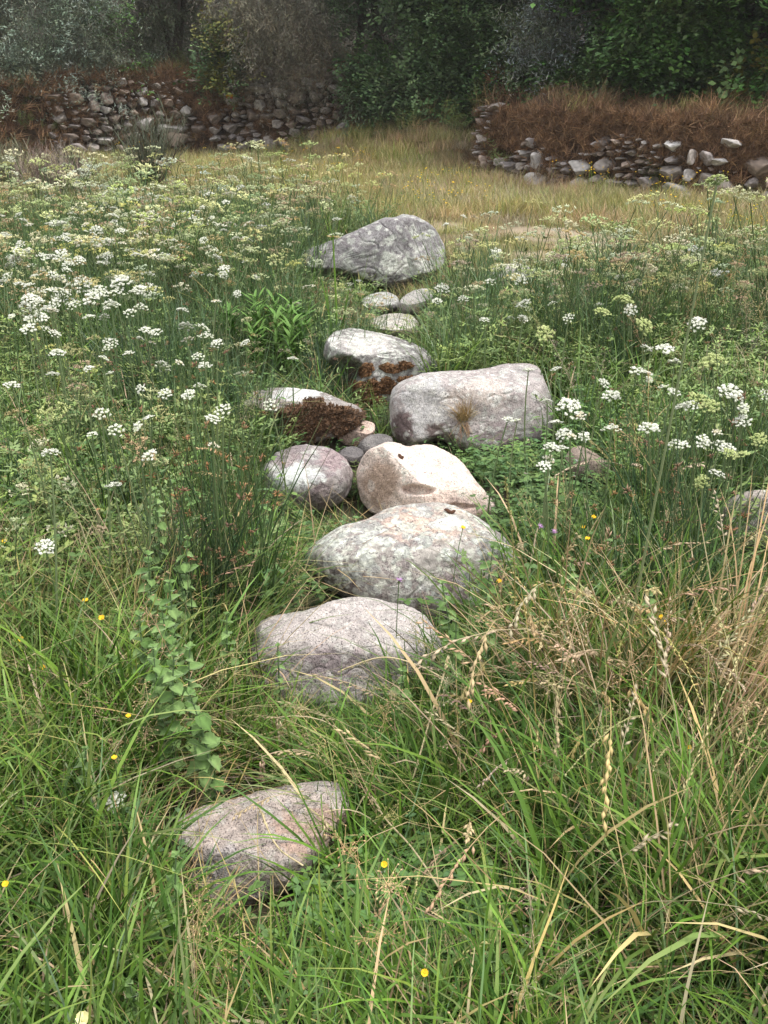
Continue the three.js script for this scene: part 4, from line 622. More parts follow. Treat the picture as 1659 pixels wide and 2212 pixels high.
function umbel(px, py, w, h, bud = false, v = null) {
  let h0 = h, p = onLevel(px, py, h); p = onLevel(px, py, h + ground(p.x, p.z)); const dist = p.distanceTo(camera.position), R0 = w / W * 0.832 * dist, s = clamp(R0 / 0.086, 0.4, 2.2);
  let best = PLACES[0], bd = 1e9; for (const q of PLACES) { const d = (q[0] - px) ** 2 + (q[1] - py) ** 2; if (d < bd) { bd = d; best = q; } }
  const az = R(0, 6.28), lean = R(0, 0.16), root = V(p.x - Math.cos(az) * h * lean, 0, p.z - Math.sin(az) * h * lean); root.y = ground(root.x, root.z);
  if (inRock(root.x, root.z)) { root.z -= 0.0; }
  const o = thing('umbel_flower', '', 'flower', root, 'umbel flowers in the meadow'); flowers.push({ o, px, hue: bud ? 'yellow-green' : 'white', where: best[2] });
  const top = p.clone().sub(root); top.y -= 0.03 * s; const g = new GB(), c = mixc([0.09, 0.15, 0.05], [0.2, 0.25, 0.12], rnd()), mid = top.clone().multiplyScalar(0.5).add(V(R(-0.03, 0.03), 0, R(-0.03, 0.03))), cv = new THREE.QuadraticBezierCurve3(V(0, -0.02, 0), mid, top).getPoints(5);
  g.tube(cv, cv.map((_, k) => 0.0034 - 0.0003 * k), 4, cv.map(() => c)); part('stem', g.geo(), M.leaf, o);
  const head = new THREE.Group(); const [hg, sg] = HEADS[bud ? 5 : pick([0, 1, 2, 3, 4, 0, 1, 3, 6, 7, 7, 8])];
  const hm = part('flower_head', hg, M.petal, o); hm.position.copy(top); hm.scale.set(s, s * R(0.8, 1.1), s); hm.rotation.set(R(-0.45, 0.7), R(0, 6.28), R(-0.6, 0.6));
  const rm = part('ray', sg, M.leaf, hm); rm.name = 'flower_stalks';
}
const rowsOf = (x0, k, y0, list, f) => list.forEach(([x, y, w]) => f(x0 + x * k, y0 + y * k, w * k));
rowsOf(1118.9, 0.3255, 486, [[325, 205, 50], [395, 200, 50], [310, 258, 40], [30, 335, 70], [675, 335, 50], [795, 365, 40], [740, 415, 50], [540, 518, 40], [230, 510, 50], [750, 540, 75], [340, 600, 60], [1195, 630, 95], [35, 610, 50], [1310, 325, 30], [850, 805, 70], [880, 825, 70], [975, 805, 110], [1040, 905, 100], [790, 955, 110], [850, 970, 90], [865, 1020, 60], [255, 950, 75], [565, 1035, 75], [620, 1115, 100], [975, 1070, 80], [1030, 1095, 80], [340, 1175, 140], [195, 1160, 65], [70, 950, 70], [425, 1255, 80], [250, 1300, 90], [625, 1335, 105], [870, 1325, 115], [1405, 1080, 120], [1460, 1130, 80], [1090, 1195, 90], [1150, 1180, 90], [1490, 1200, 90], [1500, 1280, 100], [310, 1370, 90], [350, 1390, 80], [225, 1460, 90], [285, 1470, 90], [205, 1540, 60], [440, 1385, 70], [1320, 1370, 40], [1050, 1435, 70], [1100, 1445, 40], [1340, 1445, 90], [1395, 1470, 90], [1225, 1415, 60], [1320, 1630, 90], [1640, 1110, 60], [175, 1580, 40]], (x, y, w) => umbel(x, y, w, R(0.36, 0.5)));
rowsOf(1118.9, 0.3255, 486, [[1300, 880, 150], [1200, 1130, 120], [1270, 1175, 110], [700, 480, 120], [1180, 260, 110], [970, 320, 90], [1410, 1500, 60], [1490, 1510, 60], [1230, 1680, 90], [560, 560, 100], [1390, 150, 100], [1280, 130, 110], [830, 640, 110], [180, 690, 110], [1600, 1400, 90]], (x, y, w) => umbel(x, y, w, R(0.42, 0.55), true));
const LEFT = [[[395, 315, 80], [450, 325, 80], [150, 295, 50], [30, 390, 70], [435, 390, 50], [650, 418, 60], [715, 425, 60], [530, 430, 70], [590, 450, 60], [1020, 505, 115], [690, 570, 60], [110, 490, 80], [150, 500, 70], [270, 530, 70], [330, 535, 70], [400, 510, 80], [440, 550, 70], [450, 580, 60], [70, 540, 80], [390, 680, 110], [540, 695, 110], [800, 685, 105], [400, 755, 100], [380, 800, 70], [220, 755, 80], [200, 800, 90], [250, 830, 80], [130, 710, 70], [620, 785, 115], [735, 840, 90], [970, 740, 120], [1205, 890, 80], [260, 920, 90], [80, 930, 50], [185, 1000, 90], [300, 1010, 60], [970, 1015, 80], [1030, 1030, 80], [1230, 990, 85], [1340, 995, 80], [1365, 1055, 90], [1255, 1085, 90]],
  [[730, 1090, 80], [720, 1130, 70], [1310, 1190, 70], [1070, 1250, 90], [1180, 1235, 70], [1360, 1255, 90], [725, 1310, 75], [590, 1275, 60], [680, 1215, 70], [855, 1170, 60], [860, 900, 70], [690, 930, 50], [1440, 1100, 50], [1630, 1100, 60], [1095, 1435, 80], [1255, 1440, 90], [1320, 1390, 70], [940, 1400, 50], [1480, 1535, 60], [1405, 1605, 70], [670, 1565, 85], [985, 1600, 65], [920, 1650, 70], [765, 1670, 90], [1410, 1790, 70], [1000, 1840, 45], [330, 1825, 40], [610, 1710, 40]],
  [[1485, 360, 50], [1565, 410, 50], [1625, 410, 50], [1645, 315, 60], [1350, 420, 50], [1150, 425, 40], [1435, 540, 60], [1635, 570, 50], [1490, 610, 70], [1480, 650, 50], [1395, 660, 40], [1015, 250, 80], [780, 100, 50], [690, 150, 70], [700, 190, 70], [755, 220, 60], [860, 155, 40], [920, 150, 50], [985, 143, 50], [1065, 145, 50], [1110, 155, 50], [750, 258, 60], [830, 260, 40], [1300, 240, 60], [1345, 205, 40], [1410, 278, 40], [1280, 275, 50], [1500, 175, 60], [1385, 115, 60], [1595, 72, 50], [1480, 90, 50], [1220, 60, 30], [560, 240, 40], [570, 320, 50], [320, 320, 40], [570, 370, 40], [380, 1170, 90], [350, 1310, 60], [75, 1380, 40], [200, 590, 60], [270, 630, 60], [50, 660, 60], [230, 660, 50], [440, 620, 50], [180, 330, 40], [590, 930, 60], [360, 1040, 60], [1575, 775, 40], [1430, 830, 70], [1000, 1110, 60], [920, 1080, 40], [60, 590, 60], [20, 700, 60], [330, 880, 50], [460, 850, 40]]];
for (const l of LEFT) rowsOf(0, 0.3255, 378, l, (x, y, w) => umbel(x, y, w, R(0.38, 0.62)));
rowsOf(486, 0.4557, 432, [[1285, 240, 50], [1400, 355, 75], [1030, 405, 55], [1130, 460, 40], [1420, 480, 65], [1005, 470, 40], [1050, 112, 30], [1130, 73, 25], [1160, 160, 25], [1105, 285, 30], [530, 85, 40], [320, 745, 40], [215, 955, 60], [660, 500, 30], [145, 360, 30], [1230, 560, 40], [1410, 550, 40], [1340, 1030, 50], [1385, 1040, 50], [1255, 380, 50]], (x, y, w) => umbel(x, y, w, R(0.36, 0.46)));
for (let k = 0; k < 52; k++) { const y = R(455, 690), x = R(0, 1) * lerp(420, 330, (y - 415) / 275); umbel(x, y, lerp(14, 27, (y - 415) / 275) * R(0.8, 1.25), R(0.4, 0.62)); }
umbel(245, 1045, 32, 0.4); umbel(96, 1173, 32, 0.35); umbel(250, 1722, 32, 0.12);
umbel(1550, 383, 34, 1.15, true);

{ // each flower is told from the others of its place by counting from the left
  const by = new Map(), ord = 'first second third fourth fifth sixth seventh eighth ninth tenth eleventh twelfth thirteenth fourteenth fifteenth sixteenth seventeenth eighteenth nineteenth twentieth twenty-first twenty-second twenty-third twenty-fourth'.split(' '), num = 'one two three four five six seven eight nine ten eleven twelve thirteen fourteen fifteen sixteen seventeen eighteen nineteen twenty twenty-one twenty-two twenty-three twenty-four'.split(' ');
  for (const f of flowers) { const k = f.hue + f.where; if (!by.has(k)) by.set(k, []); by.get(k).push(f); }
  for (const l of by.values()) { if (l.length > num.length) console.log('too many', l[0].where, l.length); l.sort((a, b) => a.px - b.px); l.forEach((f, k) => { f.o.userData.label = f.hue + ' umbel flower ' + f.where + (l.length > 1 ? ', ' + ord[k] + ' of ' + num[l.length - 1] + ' from left' : ''); if (f.o.userData.label.split(' ').length > 16) f.o.userData.label = f.o.userData.label.replace(' umbel flower', ' umbel').replace(' from left', ' rightward'); }); }
}
// ------------------------------------------------------------------ mint, buttercups and other single plants
const LEAFM = [0, 1, 2, 3, 4, 5].map((v) => {
  const g = new GB(), rows = 9, prof = [0.12, 0.62, 0.86, 0.97, 1, 0.95, 0.82, 0.6, 0.3, 0], droop = R(-0.1, 0.5), roll = R(-0.2, 0.5), c0 = mixc([0.12, 0.225, 0.055], [0.21, 0.33, 0.11], v / 5), ids = [];
  for (let k = 0; k <= rows; k++) { const t = k / rows, w = 0.0145 * (prof[k] + (k % 2 ? 0.06 : -0.05)) * (k === rows ? 0 : 1), row = []; for (let j = -2; j <= 2; j++) { const e = Math.abs(j) / 2, y = 0.15 * t * 0.036 + w * e * (0.45 - roll * e) - droop * 0.036 * t * t + (j && k % 2 ? 0.0009 : 0) + R(-0.0005, 0.0005); row.push(g.v(0.037 * t - e * 0.002, y, w * j / 2, mulc(c0, j === 0 ? 1.3 : R(0.82, 1.12)))); } ids.push(row); }
  for (let k = 0; k < rows; k++) for (let j = 0; j < 4; j++) { g.tri(ids[k][j], ids[k][j + 1], ids[k + 1][j + 1]); g.tri(ids[k][j], ids[k + 1][j + 1], ids[k + 1][j]); }
  return g.geo();
});
function mint(px, py, h, s, where, n0) {
  const e = onLevel(px, py, h), az = R(0, 6.28), ln = h * R(0.02, 0.16), root = V(e.x - Math.cos(az) * ln, 0, e.z - Math.sin(az) * ln); root.y = ground(root.x, root.z);
  const o = thing('mint_plant', 'downy green mint stem ' + where, 'mint', root, 'mint stems in the grass'), top = e.clone().sub(root), cv = new THREE.QuadraticBezierCurve3(V(0, -0.02, 0), top.clone().multiplyScalar(0.5).add(V(R(-0.02, 0.02), 0, R(-0.02, 0.02))), top), g = new GB(), pts = cv.getPoints(8);
  g.tube(pts, pts.map((_, k) => 0.0026 - 0.00015 * k), 4, pts.map(() => [0.13, 0.2, 0.09])); part('stem', g.geo(), M.leaf, o);
  const n = n0 ?? Math.max(6, Math.round(h / 0.021)); let a = R(0, 6.28);
  for (let k = 1; k <= n; k++) {
    const t = 0.12 + 0.88 * k / n, q = cv.getPoint(t); a += Math.PI / 2 + R(-0.2, 0.2); const size = 0.8 * s * (k === n ? 0.45 : k === n - 1 ? 0.7 : R(0.85, 1.15));
    for (const f of k === n ? [0, 1, 2, 3] : [0, 2]) { const m = part('leaf', pick(LEAFM), M.mint, o); m.position.copy(q); m.rotation.set(R(-0.4, 0.4), -(a + f * 1.5708 + R(-0.25, 0.25)), k >= n - 1 ? R(0.4, 0.9) : R(-0.5, 0.3), 'YXZ'); m.scale.setScalar(size * R(0.8, 1.15)); }
  }
}
const MINTS = [[335, 1060, 0.42, 1, 'with the highest tip behind the cut stems'], [405, 1165, 0.36, 1, 'standing next to the highest mint tip'], [300, 1330, 0.3, 1, 'with a pale tip facing the near grass'], [350, 1320, 0.32, 1.1, 'in the thick of the mint clump by the rushes'], [490, 1330, 0.24, 0.95, 'standing nearest the broad flat boulder'], [320, 1200, 0.36, 1.1, 'broad, just under the highest mint tips'], [365, 1260, 0.34, 1.1, 'pale, in the upper part of the mint clump'], [330, 1400, 0.3, 1.1, 'at the outer side of the mint clump'], [410, 1400, 0.28, 1.1, 'at the rush side of the mint clump'], [375, 1420, 0.3, 1.1, 'half way down the mint clump'], [410, 1500, 0.26, 1.15, 'low in front of the mint clump'], [430, 1590, 0.16, 1.4, 'with the largest leaves, over the dark gap behind the nearest boulder'], [185, 1620, 0.2, 0.9, 'small in the grass away from the clump'], [240, 1420, 0.2, 0.9, 'short beside the main mint clump'],
  [955, 1260, 0.3, 1.05, 'rising before the domed boulder'], [985, 1345, 0.26, 1.1, 'leaning beside the broad flat boulder'], [1065, 1185, 0.34, 0.95, 'tallest against the domed boulder'], [1060, 1350, 0.24, 1.1, 'bushy below the domed boulder'], [1150, 1330, 0.24, 1.1, 'among tan grass beside the domed boulder'], [1235, 1215, 0.28, 1, 'pale, inside the tall seeding grass'], [1110, 1420, 0.2, 1.1, 'low in shade between boulder and tall grass'], [870, 1450, 0.16, 1, 'short before the face of the broad flat boulder'], [600, 1395, 0.16, 0.7, 'thin, crossing the broad flat boulder'], [1405, 1270, 0.26, 0.9, 'greyish, behind the arching grass'], [1290, 1500, 0.22, 1, 'yellow-green under the arching grass'],
  [1060, 2075, 0.12, 1.25, 'bright and broad-leaved in the near lawn grass'], [955, 2165, 0.1, 1.2, 'bright at the bottom edge near the clover'], [1050, 1845, 0.14, 0.8, 'small beside the clover'], [1590, 1755, 0.2, 1, 'in golden grass by the frame edge'], [380, 1850, 0.17, 0.85, 'touching the nearest boulder'], [330, 1960, 0.12, 0.8, 'short in lush grass beside the nearest boulder'], [280, 2125, 0.12, 0.9, 'short in lush grass at the bottom edge'], [1200, 1980, 0.12, 0.9, 'faint among straw stems of the near lawn'], [1640, 2130, 0.1, 1.1, 'broad at the bottom corner'], [1010, 1980, 0.1, 0.7, 'tiny at the clover edge']];
for (const [x, y, h, s, w] of MINTS) mint(x, y, h, s, w);

const petal = (v) => { const g = new GB(); for (let k = 0; k < 5; k++) { const a = k * 1.2566; g.leaf(V(0, 0, 0), V(Math.cos(a), 0.55, Math.sin(a)), V(0, 1, 0), 0.011, 0.011, v, { prof: [0.25, 0.8, 1, 0.5], fold: -0.3, droop: -0.2 }); } g.lump(V(0, 0.001, 0), 0.003, 0.8, mulc(v, 0.8)); return g.geo(); };
const YEL = petal([0.8, 0.52, 0.02]), CREAM = petal([0.8, 0.76, 0.4]);
function bloom(name, px, py, h, geo, s, label, cat, group) {
  const e = onLevel(px, py, h), az = R(0, 6.28), root = V(e.x + Math.cos(az) * 0.03, 0, e.z + Math.sin(az) * 0.03); root.y = ground(root.x, root.z); const o = thing(name, label, cat, root, group), top = e.clone().sub(root), g = new GB();
  const pts = new THREE.QuadraticBezierCurve3(V(0, -0.01, 0), V(top.x * 0.2, top.y * 0.6, top.z * 0.2), top).getPoints(5); g.tube(pts, pts.map(() => 0.0012), 3, pts.map(() => [0.1, 0.17, 0.05])); part('stem', g.geo(), M.leaf, o);
  const m = part('petals', geo, M.petal, o); m.position.copy(top); m.scale.setScalar(s * 0.72); m.rotation.set(R(0, 0.5), R(0, 6), R(-0.3, 0.3)); return o;
}
const CUPS = [[1260, 1140, 'topmost of the three by the purple flower'], [1282, 1118, 'above the pair by the purple flower'], [1269, 1165, 'lowest of those by the purple flower'], [1437, 1347, 'in the tall arching grass'], [1428, 1335, 'just behind another in the arching grass'], [1487, 1615, 'deep in golden grass'], [10, 1170, 'at the frame edge by the cut stems'], [185, 1299, 'beside the cut stems'], [220, 1336, 'below the cut stems'], [46, 1382, 'among straw near the frame edge'], [94, 1444, 'in dark grass below the straw'], [277, 1548, 'between the mint clump and near grass'], [247, 1638, 'near the lone white umbel'], [12, 1911, 'in lush grass at the frame edge'], [1000, 1141, 'against the domed boulder'], [1078, 1257, 'before the side of the domed boulder'], [917, 2102, 'at the clover edge'], [1014, 1517, 'between mint and tussock'], [830, 1868, 'over bent grass before the nearest boulder']];
for (const [x, y, w] of CUPS) bloom('buttercup', x, y, R(0.16, 0.26), YEL, y > 1500 ? 0.75 : 1, 'small yellow buttercup ' + w, 'flower', 'yellow buttercups');
bloom('daisy', 180, 2203, 0.14, CREAM, 1.5, 'pale cream yellow flower at the bottom edge of the lawn', 'flower');
const PURPLE = (() => { const g = new GB(); for (let k = 0; k < 26; k++) { const a = R(0, 6.28), d = V(Math.cos(a), R(0.2, 1.6), Math.sin(a)).normalize(); g.leaf(V(0, 0, 0), d, V(0, 1, 0.1), R(0.012, 0.018), 0.0022, mixc([0.4, 0.2, 0.45], [0.55, 0.35, 0.6], rnd()), { prof: [0.6, 1, 0] }); } g.lump(V(0, -0.006, 0), 0.005, 1.2, [0.12, 0.15, 0.06]); return g.geo(); })();
for (const [x, y, w] of [[1197, 1150, 'with open florets beside the domed boulder'], [1166, 1138, 'half faded, next to the open one'], [862, 1255, 'low over the face of the domed boulder']]) bloom('purple_knapweed', x, y, 0.24, PURPLE, 1, 'purple thistle-like flower ' + w, 'flower');

{ // the dry tuft that grows on the wide boulder
  const [p, n] = onBoulder(B6, 1000, 910), o = thing('dry_tuft', 'straw coloured dry grass tuft growing on the wide grey boulder', 'grass tuft', p), g = new GB(), r = new GB();
  for (let k = 0; k < 190; k++) { const c = mulc(mixc([0.6, 0.46, 0.25], TAN, rnd()), R(0.75, 1.2)); blade(g, V(R(-0.025, 0.025), R(-0.01, 0.02), R(-0.005, 0.01)), R(0.05, 0.13), R(0.0014, 0.0026), R(-0.3, 3.44), R(0, 0.9), R(0, 0.7), c, c, 3); }
  for (let k = 0; k < 22; k++) { const c = mulc(mixc(TAN, BROWN, rnd()), R(0.7, 1.1)); blade(r, V(R(-0.02, 0.02), 0, 0.01 + R(0, 0.01)), R(0.05, 0.13), 0.0016, 1.57 + R(-0.5, 0.5), R(1.6, 2.3), R(0.4, 0.8), c, c, 4); }
  part('blades', g.geo(), M.dry, o); part('hanging_roots', r.geo(), M.dry, o);
}
for (const [b, x, y, az, len, label] of [[B4, 867, 988, 0.9, 0.03, 'dark brown dropping on the crown of the pale boulder'], [B3, 972, 1108, 0.3, 0.036, 'dark brown dropping on the crown of the domed boulder']]) {
  const [p, n] = onBoulder(b, x, y), g = new GB(), pts = [], rs = [], cs = []; for (let k = 0; k <= 8; k++) { const t = k / 8 - 0.5; pts.push(V(Math.cos(az) * len * t, 0.005 + 0.003 * Math.sin(k), Math.sin(az) * len * t + 0.004 * Math.cos(t * 5))); rs.push(0.006 * Math.sqrt(Math.max(0.04, 1 - 4 * t * t * 0.95))); cs.push(mulc([0.09, 0.04, 0.022], R(0.8, 1.3))); }
  g.tube(pts, rs, 8, cs); const o = part('dropping', g.geo(), M.bark, scene); o.name = numbered('dropping'); o.position.copy(p); tag(o, label, 'dropping');
}
{ // bright leafy plant by the rushes
  const base = LEAFY, o = thing('leafy_plant', 'bright green leafy plant with narrow upright leaves by the umbel meadow', 'plant', base);
  for (let k = 0; k < 24; k++) {
    const g = new GB(), c = mixc([0.085, 0.2, 0.03], [0.14, 0.27, 0.05], rnd()), q = ori(0.17), pts = arc(q, R(0.24, 0.4), Math.atan2(q.z, q.x), R(0, 0.3), R(-0.1, 0.2), 8); g.tube(pts, pts.map(() => 0.002), 3, pts.map(() => c));
    for (let j = 2; j <= 8; j++) for (let i = 0; i < 4; i++) { const a = R(0, 6.28); g.leaf(pts[j], V(Math.cos(a), R(0.5, 1.6), Math.sin(a)), V(Math.cos(a) * -0.5, 1, Math.sin(a) * -0.5), R(0.06, 0.1), R(0.012, 0.018), mulc(c, R(0.8, 1.2))); }
    part('shoot', g.geo(), M.leaf, o);
  }
}
for (const [px, py, label] of [[735, 705, 'rusty red dock plant in the dark gap behind the ledge boulder'], [690, 690, 'smaller rusty red dock plant among rushes']]) {
  const base = hit(px, py + 40), o = thing('dock_plant', label, 'plant', base);
  for (let k = 0; k < 4; k++) { const g = new GB(), pts = arc(ori(0.05), R(0.22, 0.36), R(0, 6.28), R(0, 0.4), R(0, 0.3), 6); g.tube(pts, pts.map(() => 0.002), 3, pts.map(() => [0.14, 0.05, 0.03])); for (let j = 0; j < 60; j++) { const q = pts[2 + Math.floor(rnd() * 5)], d = V(R(-1, 1), R(-0.4, 0.6), R(-1, 1)).normalize(); g.spike(q.clone().addScaledVector(d, 0.006).add(V(0, R(-0.03, 0.03), 0)), d, R(0.008, 0.014), 0.0035, mulc([0.2, 0.065, 0.035], R(0.7, 1.4))); } part('seed_stalk', g.geo(), M.dry, o); }
}
{ // the tall stalk with a withered orange bloom
  const e = onLevel(719, 508, 0.62), root = V(e.x, 0, e.z); root.y = ground(root.x, root.z); const o = thing('withered_iris', 'tall green stalk with withered orange flower before the far boulder', 'flower', root), g = new GB(), l = new GB(), y = e.y - root.y;
  g.tube([V(0, -0.02, 0), V(0.01, y * 0.5, 0), V(0, y, 0)], [0.006, 0.005, 0.004], 5, [G1, G2, G2]); part('stem', g.geo(), M.leaf, o);
  for (let k = 0; k < 9; k++) { const a = R(0, 6.28); l.leaf(V(0, y - 0.01, 0), V(Math.cos(a), R(-0.4, 0.9), Math.sin(a)), V(0, 1, 0), R(0.02, 0.045), 0.014, mixc([0.36, 0.2, 0.08], [0.5, 0.38, 0.16], rnd())); } part('petals', l.geo(), M.petal, o);
  const b = new GB(); for (let k = 0; k < 4; k++) blade(b, ori(0.02), R(0.35, 0.55), 0.016, R(0, 6.28), R(0, 0.2), R(0, 0.3), G1, G2, 6); part('leaf_blades', b.geo(), M.leaf, o);
}
for (const [list, label] of [[[[736, 1449, 1.75], [807, 1423, 1.72], [848, 1421, 1.7], [905, 1438, 1.68], [957, 1464, 1.66]], 'kinked pale straw stalk arching before the broad flat boulder'], [[[967, 1425, 1.62], [955, 1470, 1.6], [936, 1530, 1.55], [890, 1690, 1.42]], 'straight pale straw stalk dropping beside the kinked one'], [[[809, 1730, 1.32], [830, 1765, 1.3], [889, 1830, 1.22], [960, 1935, 1.1]], 'thick greenish straw stalk lying over the bent grass'], [[[560, 1745, 1.36], [600, 1830, 1.24], [655, 1870, 1.18]], 'thin straw stalk bent across the nearest boulder'], [[[200, 1640, 1.5], [260, 1690, 1.45], [330, 1790, 1.36]], 'pale straw stalk with a feathery tip beside the lone white umbel'], [[[20, 2015, 1.1], [75, 2000, 1.1], [140, 1985, 1.1]], 'fallen straw stalk at the bottom by the frame edge']]) {
  const a = ahead(...list[0]), o = thing('straw_stalk', label, 'stalk', a), g = new GB(), h = new GB(), pts = new THREE.CatmullRomCurve3(list.map((q) => ahead(...q).sub(a))).getPoints(12), c = mulc([0.6, 0.5, 0.3], R(0.85, 1.1));
  g.tube(pts, pts.map(() => 0.0019), 4, pts.map(() => c)); part('stalk', g.geo(), M.dry, o);
  const d = pts[0].clone().sub(pts[2]).normalize(); for (let k = 0; k < 14; k++) { const q = pts[0].clone().lerp(pts[3], k / 14); h.spike(q, d.clone().add(V(R(-0.5, 0.5), R(-0.5, 0.4), R(-0.5, 0.5))).normalize(), R(0.01, 0.016), 0.0022, mulc(c, R(0.85, 1.15))); } part('seed_head', h.geo(), M.dry, o);
}
for (const [x, y, d, label] of [[1104, 1825, 1.2, 'plump pinkish seed head hanging over the clover side'], [1419, 1800, 1.22, 'largest pinkish seed head hanging over the dark gap'], [1347, 1720, 1.32, 'pale seed head hanging above the largest one'], [1203, 1395, 1.75, 'upright cream seed head standing in the arching grass'], [1310, 1190, 2.2, 'tall brownish seed head at the top of the arching grass'], [565, 1635, 1.5, 'tan seed head reaching over the dark gap'], [600, 1550, 1.62, 'reddish tan seed head above the dark gap'], [700, 1755, 1.3, 'tan seed head lying on the nearest boulder'], [1140, 1640, 1.5, 'long straw seed head lying across the bent grass']]) {
  const a = ahead(x, y, d), root = V(a.x + R(0.1, 0.22), 0, a.z - R(-0.05, 0.08)); root.y = ground(root.x, root.z); const o = thing('brome_stalk', label, 'grass head', root, 'single seed heads'), t = a.clone().sub(root), g = new GB(), h = new GB(), c = mulc(pick([[0.58, 0.42, 0.3], [0.55, 0.38, 0.26], [0.62, 0.5, 0.33]]), R(0.9, 1.1)), pts = new THREE.QuadraticBezierCurve3(V(0, -0.02, 0), V(t.x * 0.25, t.y * 1.35, t.z * 0.3), t).getPoints(9);
  g.tube(pts, pts.map(() => 0.0013), 3, pts.map((_, k) => mixc([0.16, 0.2, 0.07], c, k / 9))); part('stalk', g.geo(), M.dry, o);
  const up = y === 1395 || y === 1190; for (let k = 0; k < 16; k++) { const q = t.clone().add(V(R(-0.005, 0.005), (up ? 1 : -1) * k * 0.0035, R(-0.005, 0.005))), e = V(R(-0.4, 0.4), up ? 1 : -1, R(-0.3, 0.3)).normalize(); h.spike(q, e, R(0.016, 0.024), 0.0042, mulc(c, R(0.8, 1.15))); h.ribbon([q.clone().addScaledVector(e, 0.02), q.clone().addScaledVector(e, 0.036)], [0.0008, 0], V(1, 0, 0), [c, c]); } part('seed_head', h.geo(), M.dry, o);
}
// thick cut stems among the grass
for (const [x0, y0, x1, y1, label] of [[430, 1215, 550, 1045, 'longest cut stem leaning beside the mint'], [205, 1290, 232, 1100, 'upright pale cut stem nearest the frame edge'], [348, 1160, 350, 1090, 'short stub of a cut stem'], [245, 1285, 272, 1205, 'cut stem standing over small yellow flowers'], [385, 1150, 398, 1100, 'short cut stem beside the longest one']]) {
  const a = hit(x0 * 0.97, y0), b = ahead(x1 - 20, y1, -a.z + 0.05), o = thing('cut_stem', label, 'stem', a), g = new GB(), t = b.clone().sub(a), pts = [0, 0.25, 0.5, 0.75, 1].map((k) => t.clone().multiplyScalar(k).add(V(0.01 * Math.sin(k * 3), 0, 0))); pts[0].y -= 0.04;
  g.tube(pts, [0.0065, 0.006, 0.006, 0.0055, 0.0055], 6, pts.map((_, k) => mixc([0.13, 0.17, 0.07], [0.2, 0.2, 0.1], k / 4))); part('stalk', g.geo(), M.leaf, o); const c = new GB(); c.lump(t, 0.0058, 0.4, [0.42, 0.22, 0.1]); part('cut_end', c.geo(), M.dry, o);
}

// ------------------------------------------------------------------ shrubs and trees on the terrace
function sprays(kind, cA, cB, n = 6) {
  return variants(n, (g) => {
    const L = kind === 'broad' ? 0.32 : 0.45, pts = arc(V(0, 0, 0), L, 0, kind === 'hang' ? 2.2 : 1.1, kind === 'hang' ? 0.8 : R(0.5, 1), 5, 0.15); g.ribbon(pts, pts.map((_, k) => 0.004 - 0.0006 * k), V(0, 0, 1), pts.map(() => [0.09, 0.07, 0.045]));
    const m = kind === 'broad' ? 13 : kind === 'narrow' ? 22 : 26;
    for (let k = 0; k < m; k++) {
      const f = R(0.1, 1) * 5, i = Math.min(4, Math.floor(f)), q = pts[i].clone().lerp(pts[i + 1], f - i).add(V(R(-0.05, 0.05), R(-0.05, 0.05), R(-0.06, 0.06))), a = R(0, 6.28), c = mulc(mixc(cA, cB, rnd()), R(0.75, 1.25));
      if (kind === 'broad') g.dia(q, V(Math.cos(a), R(-0.5, 0.4), Math.sin(a)), V(0, 1, 0), R(0.04, 0.07), R(0.03, 0.048), c, 0.2);
      else if (kind === 'narrow') g.dia(q, V(Math.cos(a) * 0.7 + 0.4, R(-0.6, 0.7), Math.sin(a)), V(0, 1, 0), R(0.04, 0.07), R(0.007, 0.012), c);
      else g.dia(q, V(Math.cos(a) * 0.9, R(-1.3, -0.3), Math.sin(a) * 0.9), V(1, 0, 0), R(0.03, 0.07), R(0.004, 0.007), c);
    }
  });
}
const SPX = { ivy: sprays('broad', [0.055, 0.11, 0.04], [0.09, 0.165, 0.055]), bramble: sprays('broad', [0.055, 0.14, 0.028], [0.11, 0.23, 0.05]), willow: sprays('narrow', [0.19, 0.25, 0.19], [0.32, 0.38, 0.3]), olive: sprays('narrow', [0.2, 0.24, 0.23], [0.32, 0.37, 0.36]), dark: sprays('narrow', [0.085, 0.12, 0.06], [0.15, 0.185, 0.1]), drape: sprays('hang', [0.13, 0.115, 0.085], [0.22, 0.225, 0.16]), deep: sprays('broad', [0.075, 0.14, 0.055], [0.12, 0.2, 0.08]), yellow: sprays('broad', [0.16, 0.15, 0.03], [0.09, 0.13, 0.03]) };  // willow and thicket leaves toned paler to stand in for a haze veil
const SP = {}; for (const k in SPX) SP[k] = [0, 1, 2, 3, 4].map(() => { const ls = SPX[k].map(() => []); for (let j = 0; j < 7; j++) ls[Math.floor(rnd() * ls.length)].push([new THREE.Matrix4().compose(V(R(-0.22, 0.22), R(-0.2, 0.2), R(-0.22, 0.22)), new THREE.Quaternion().setFromEuler(new THREE.Euler(R(-0.4, 0.4), R(0, 6.28), R(-0.5, 0.5))), V(1, 1, 1).multiplyScalar(R(0.7, 1.2))), mulc([R(0.9, 1.1), 1, R(0.9, 1.1)], R(0.8, 1.25))]); return baked(ls, SPX[k]); });
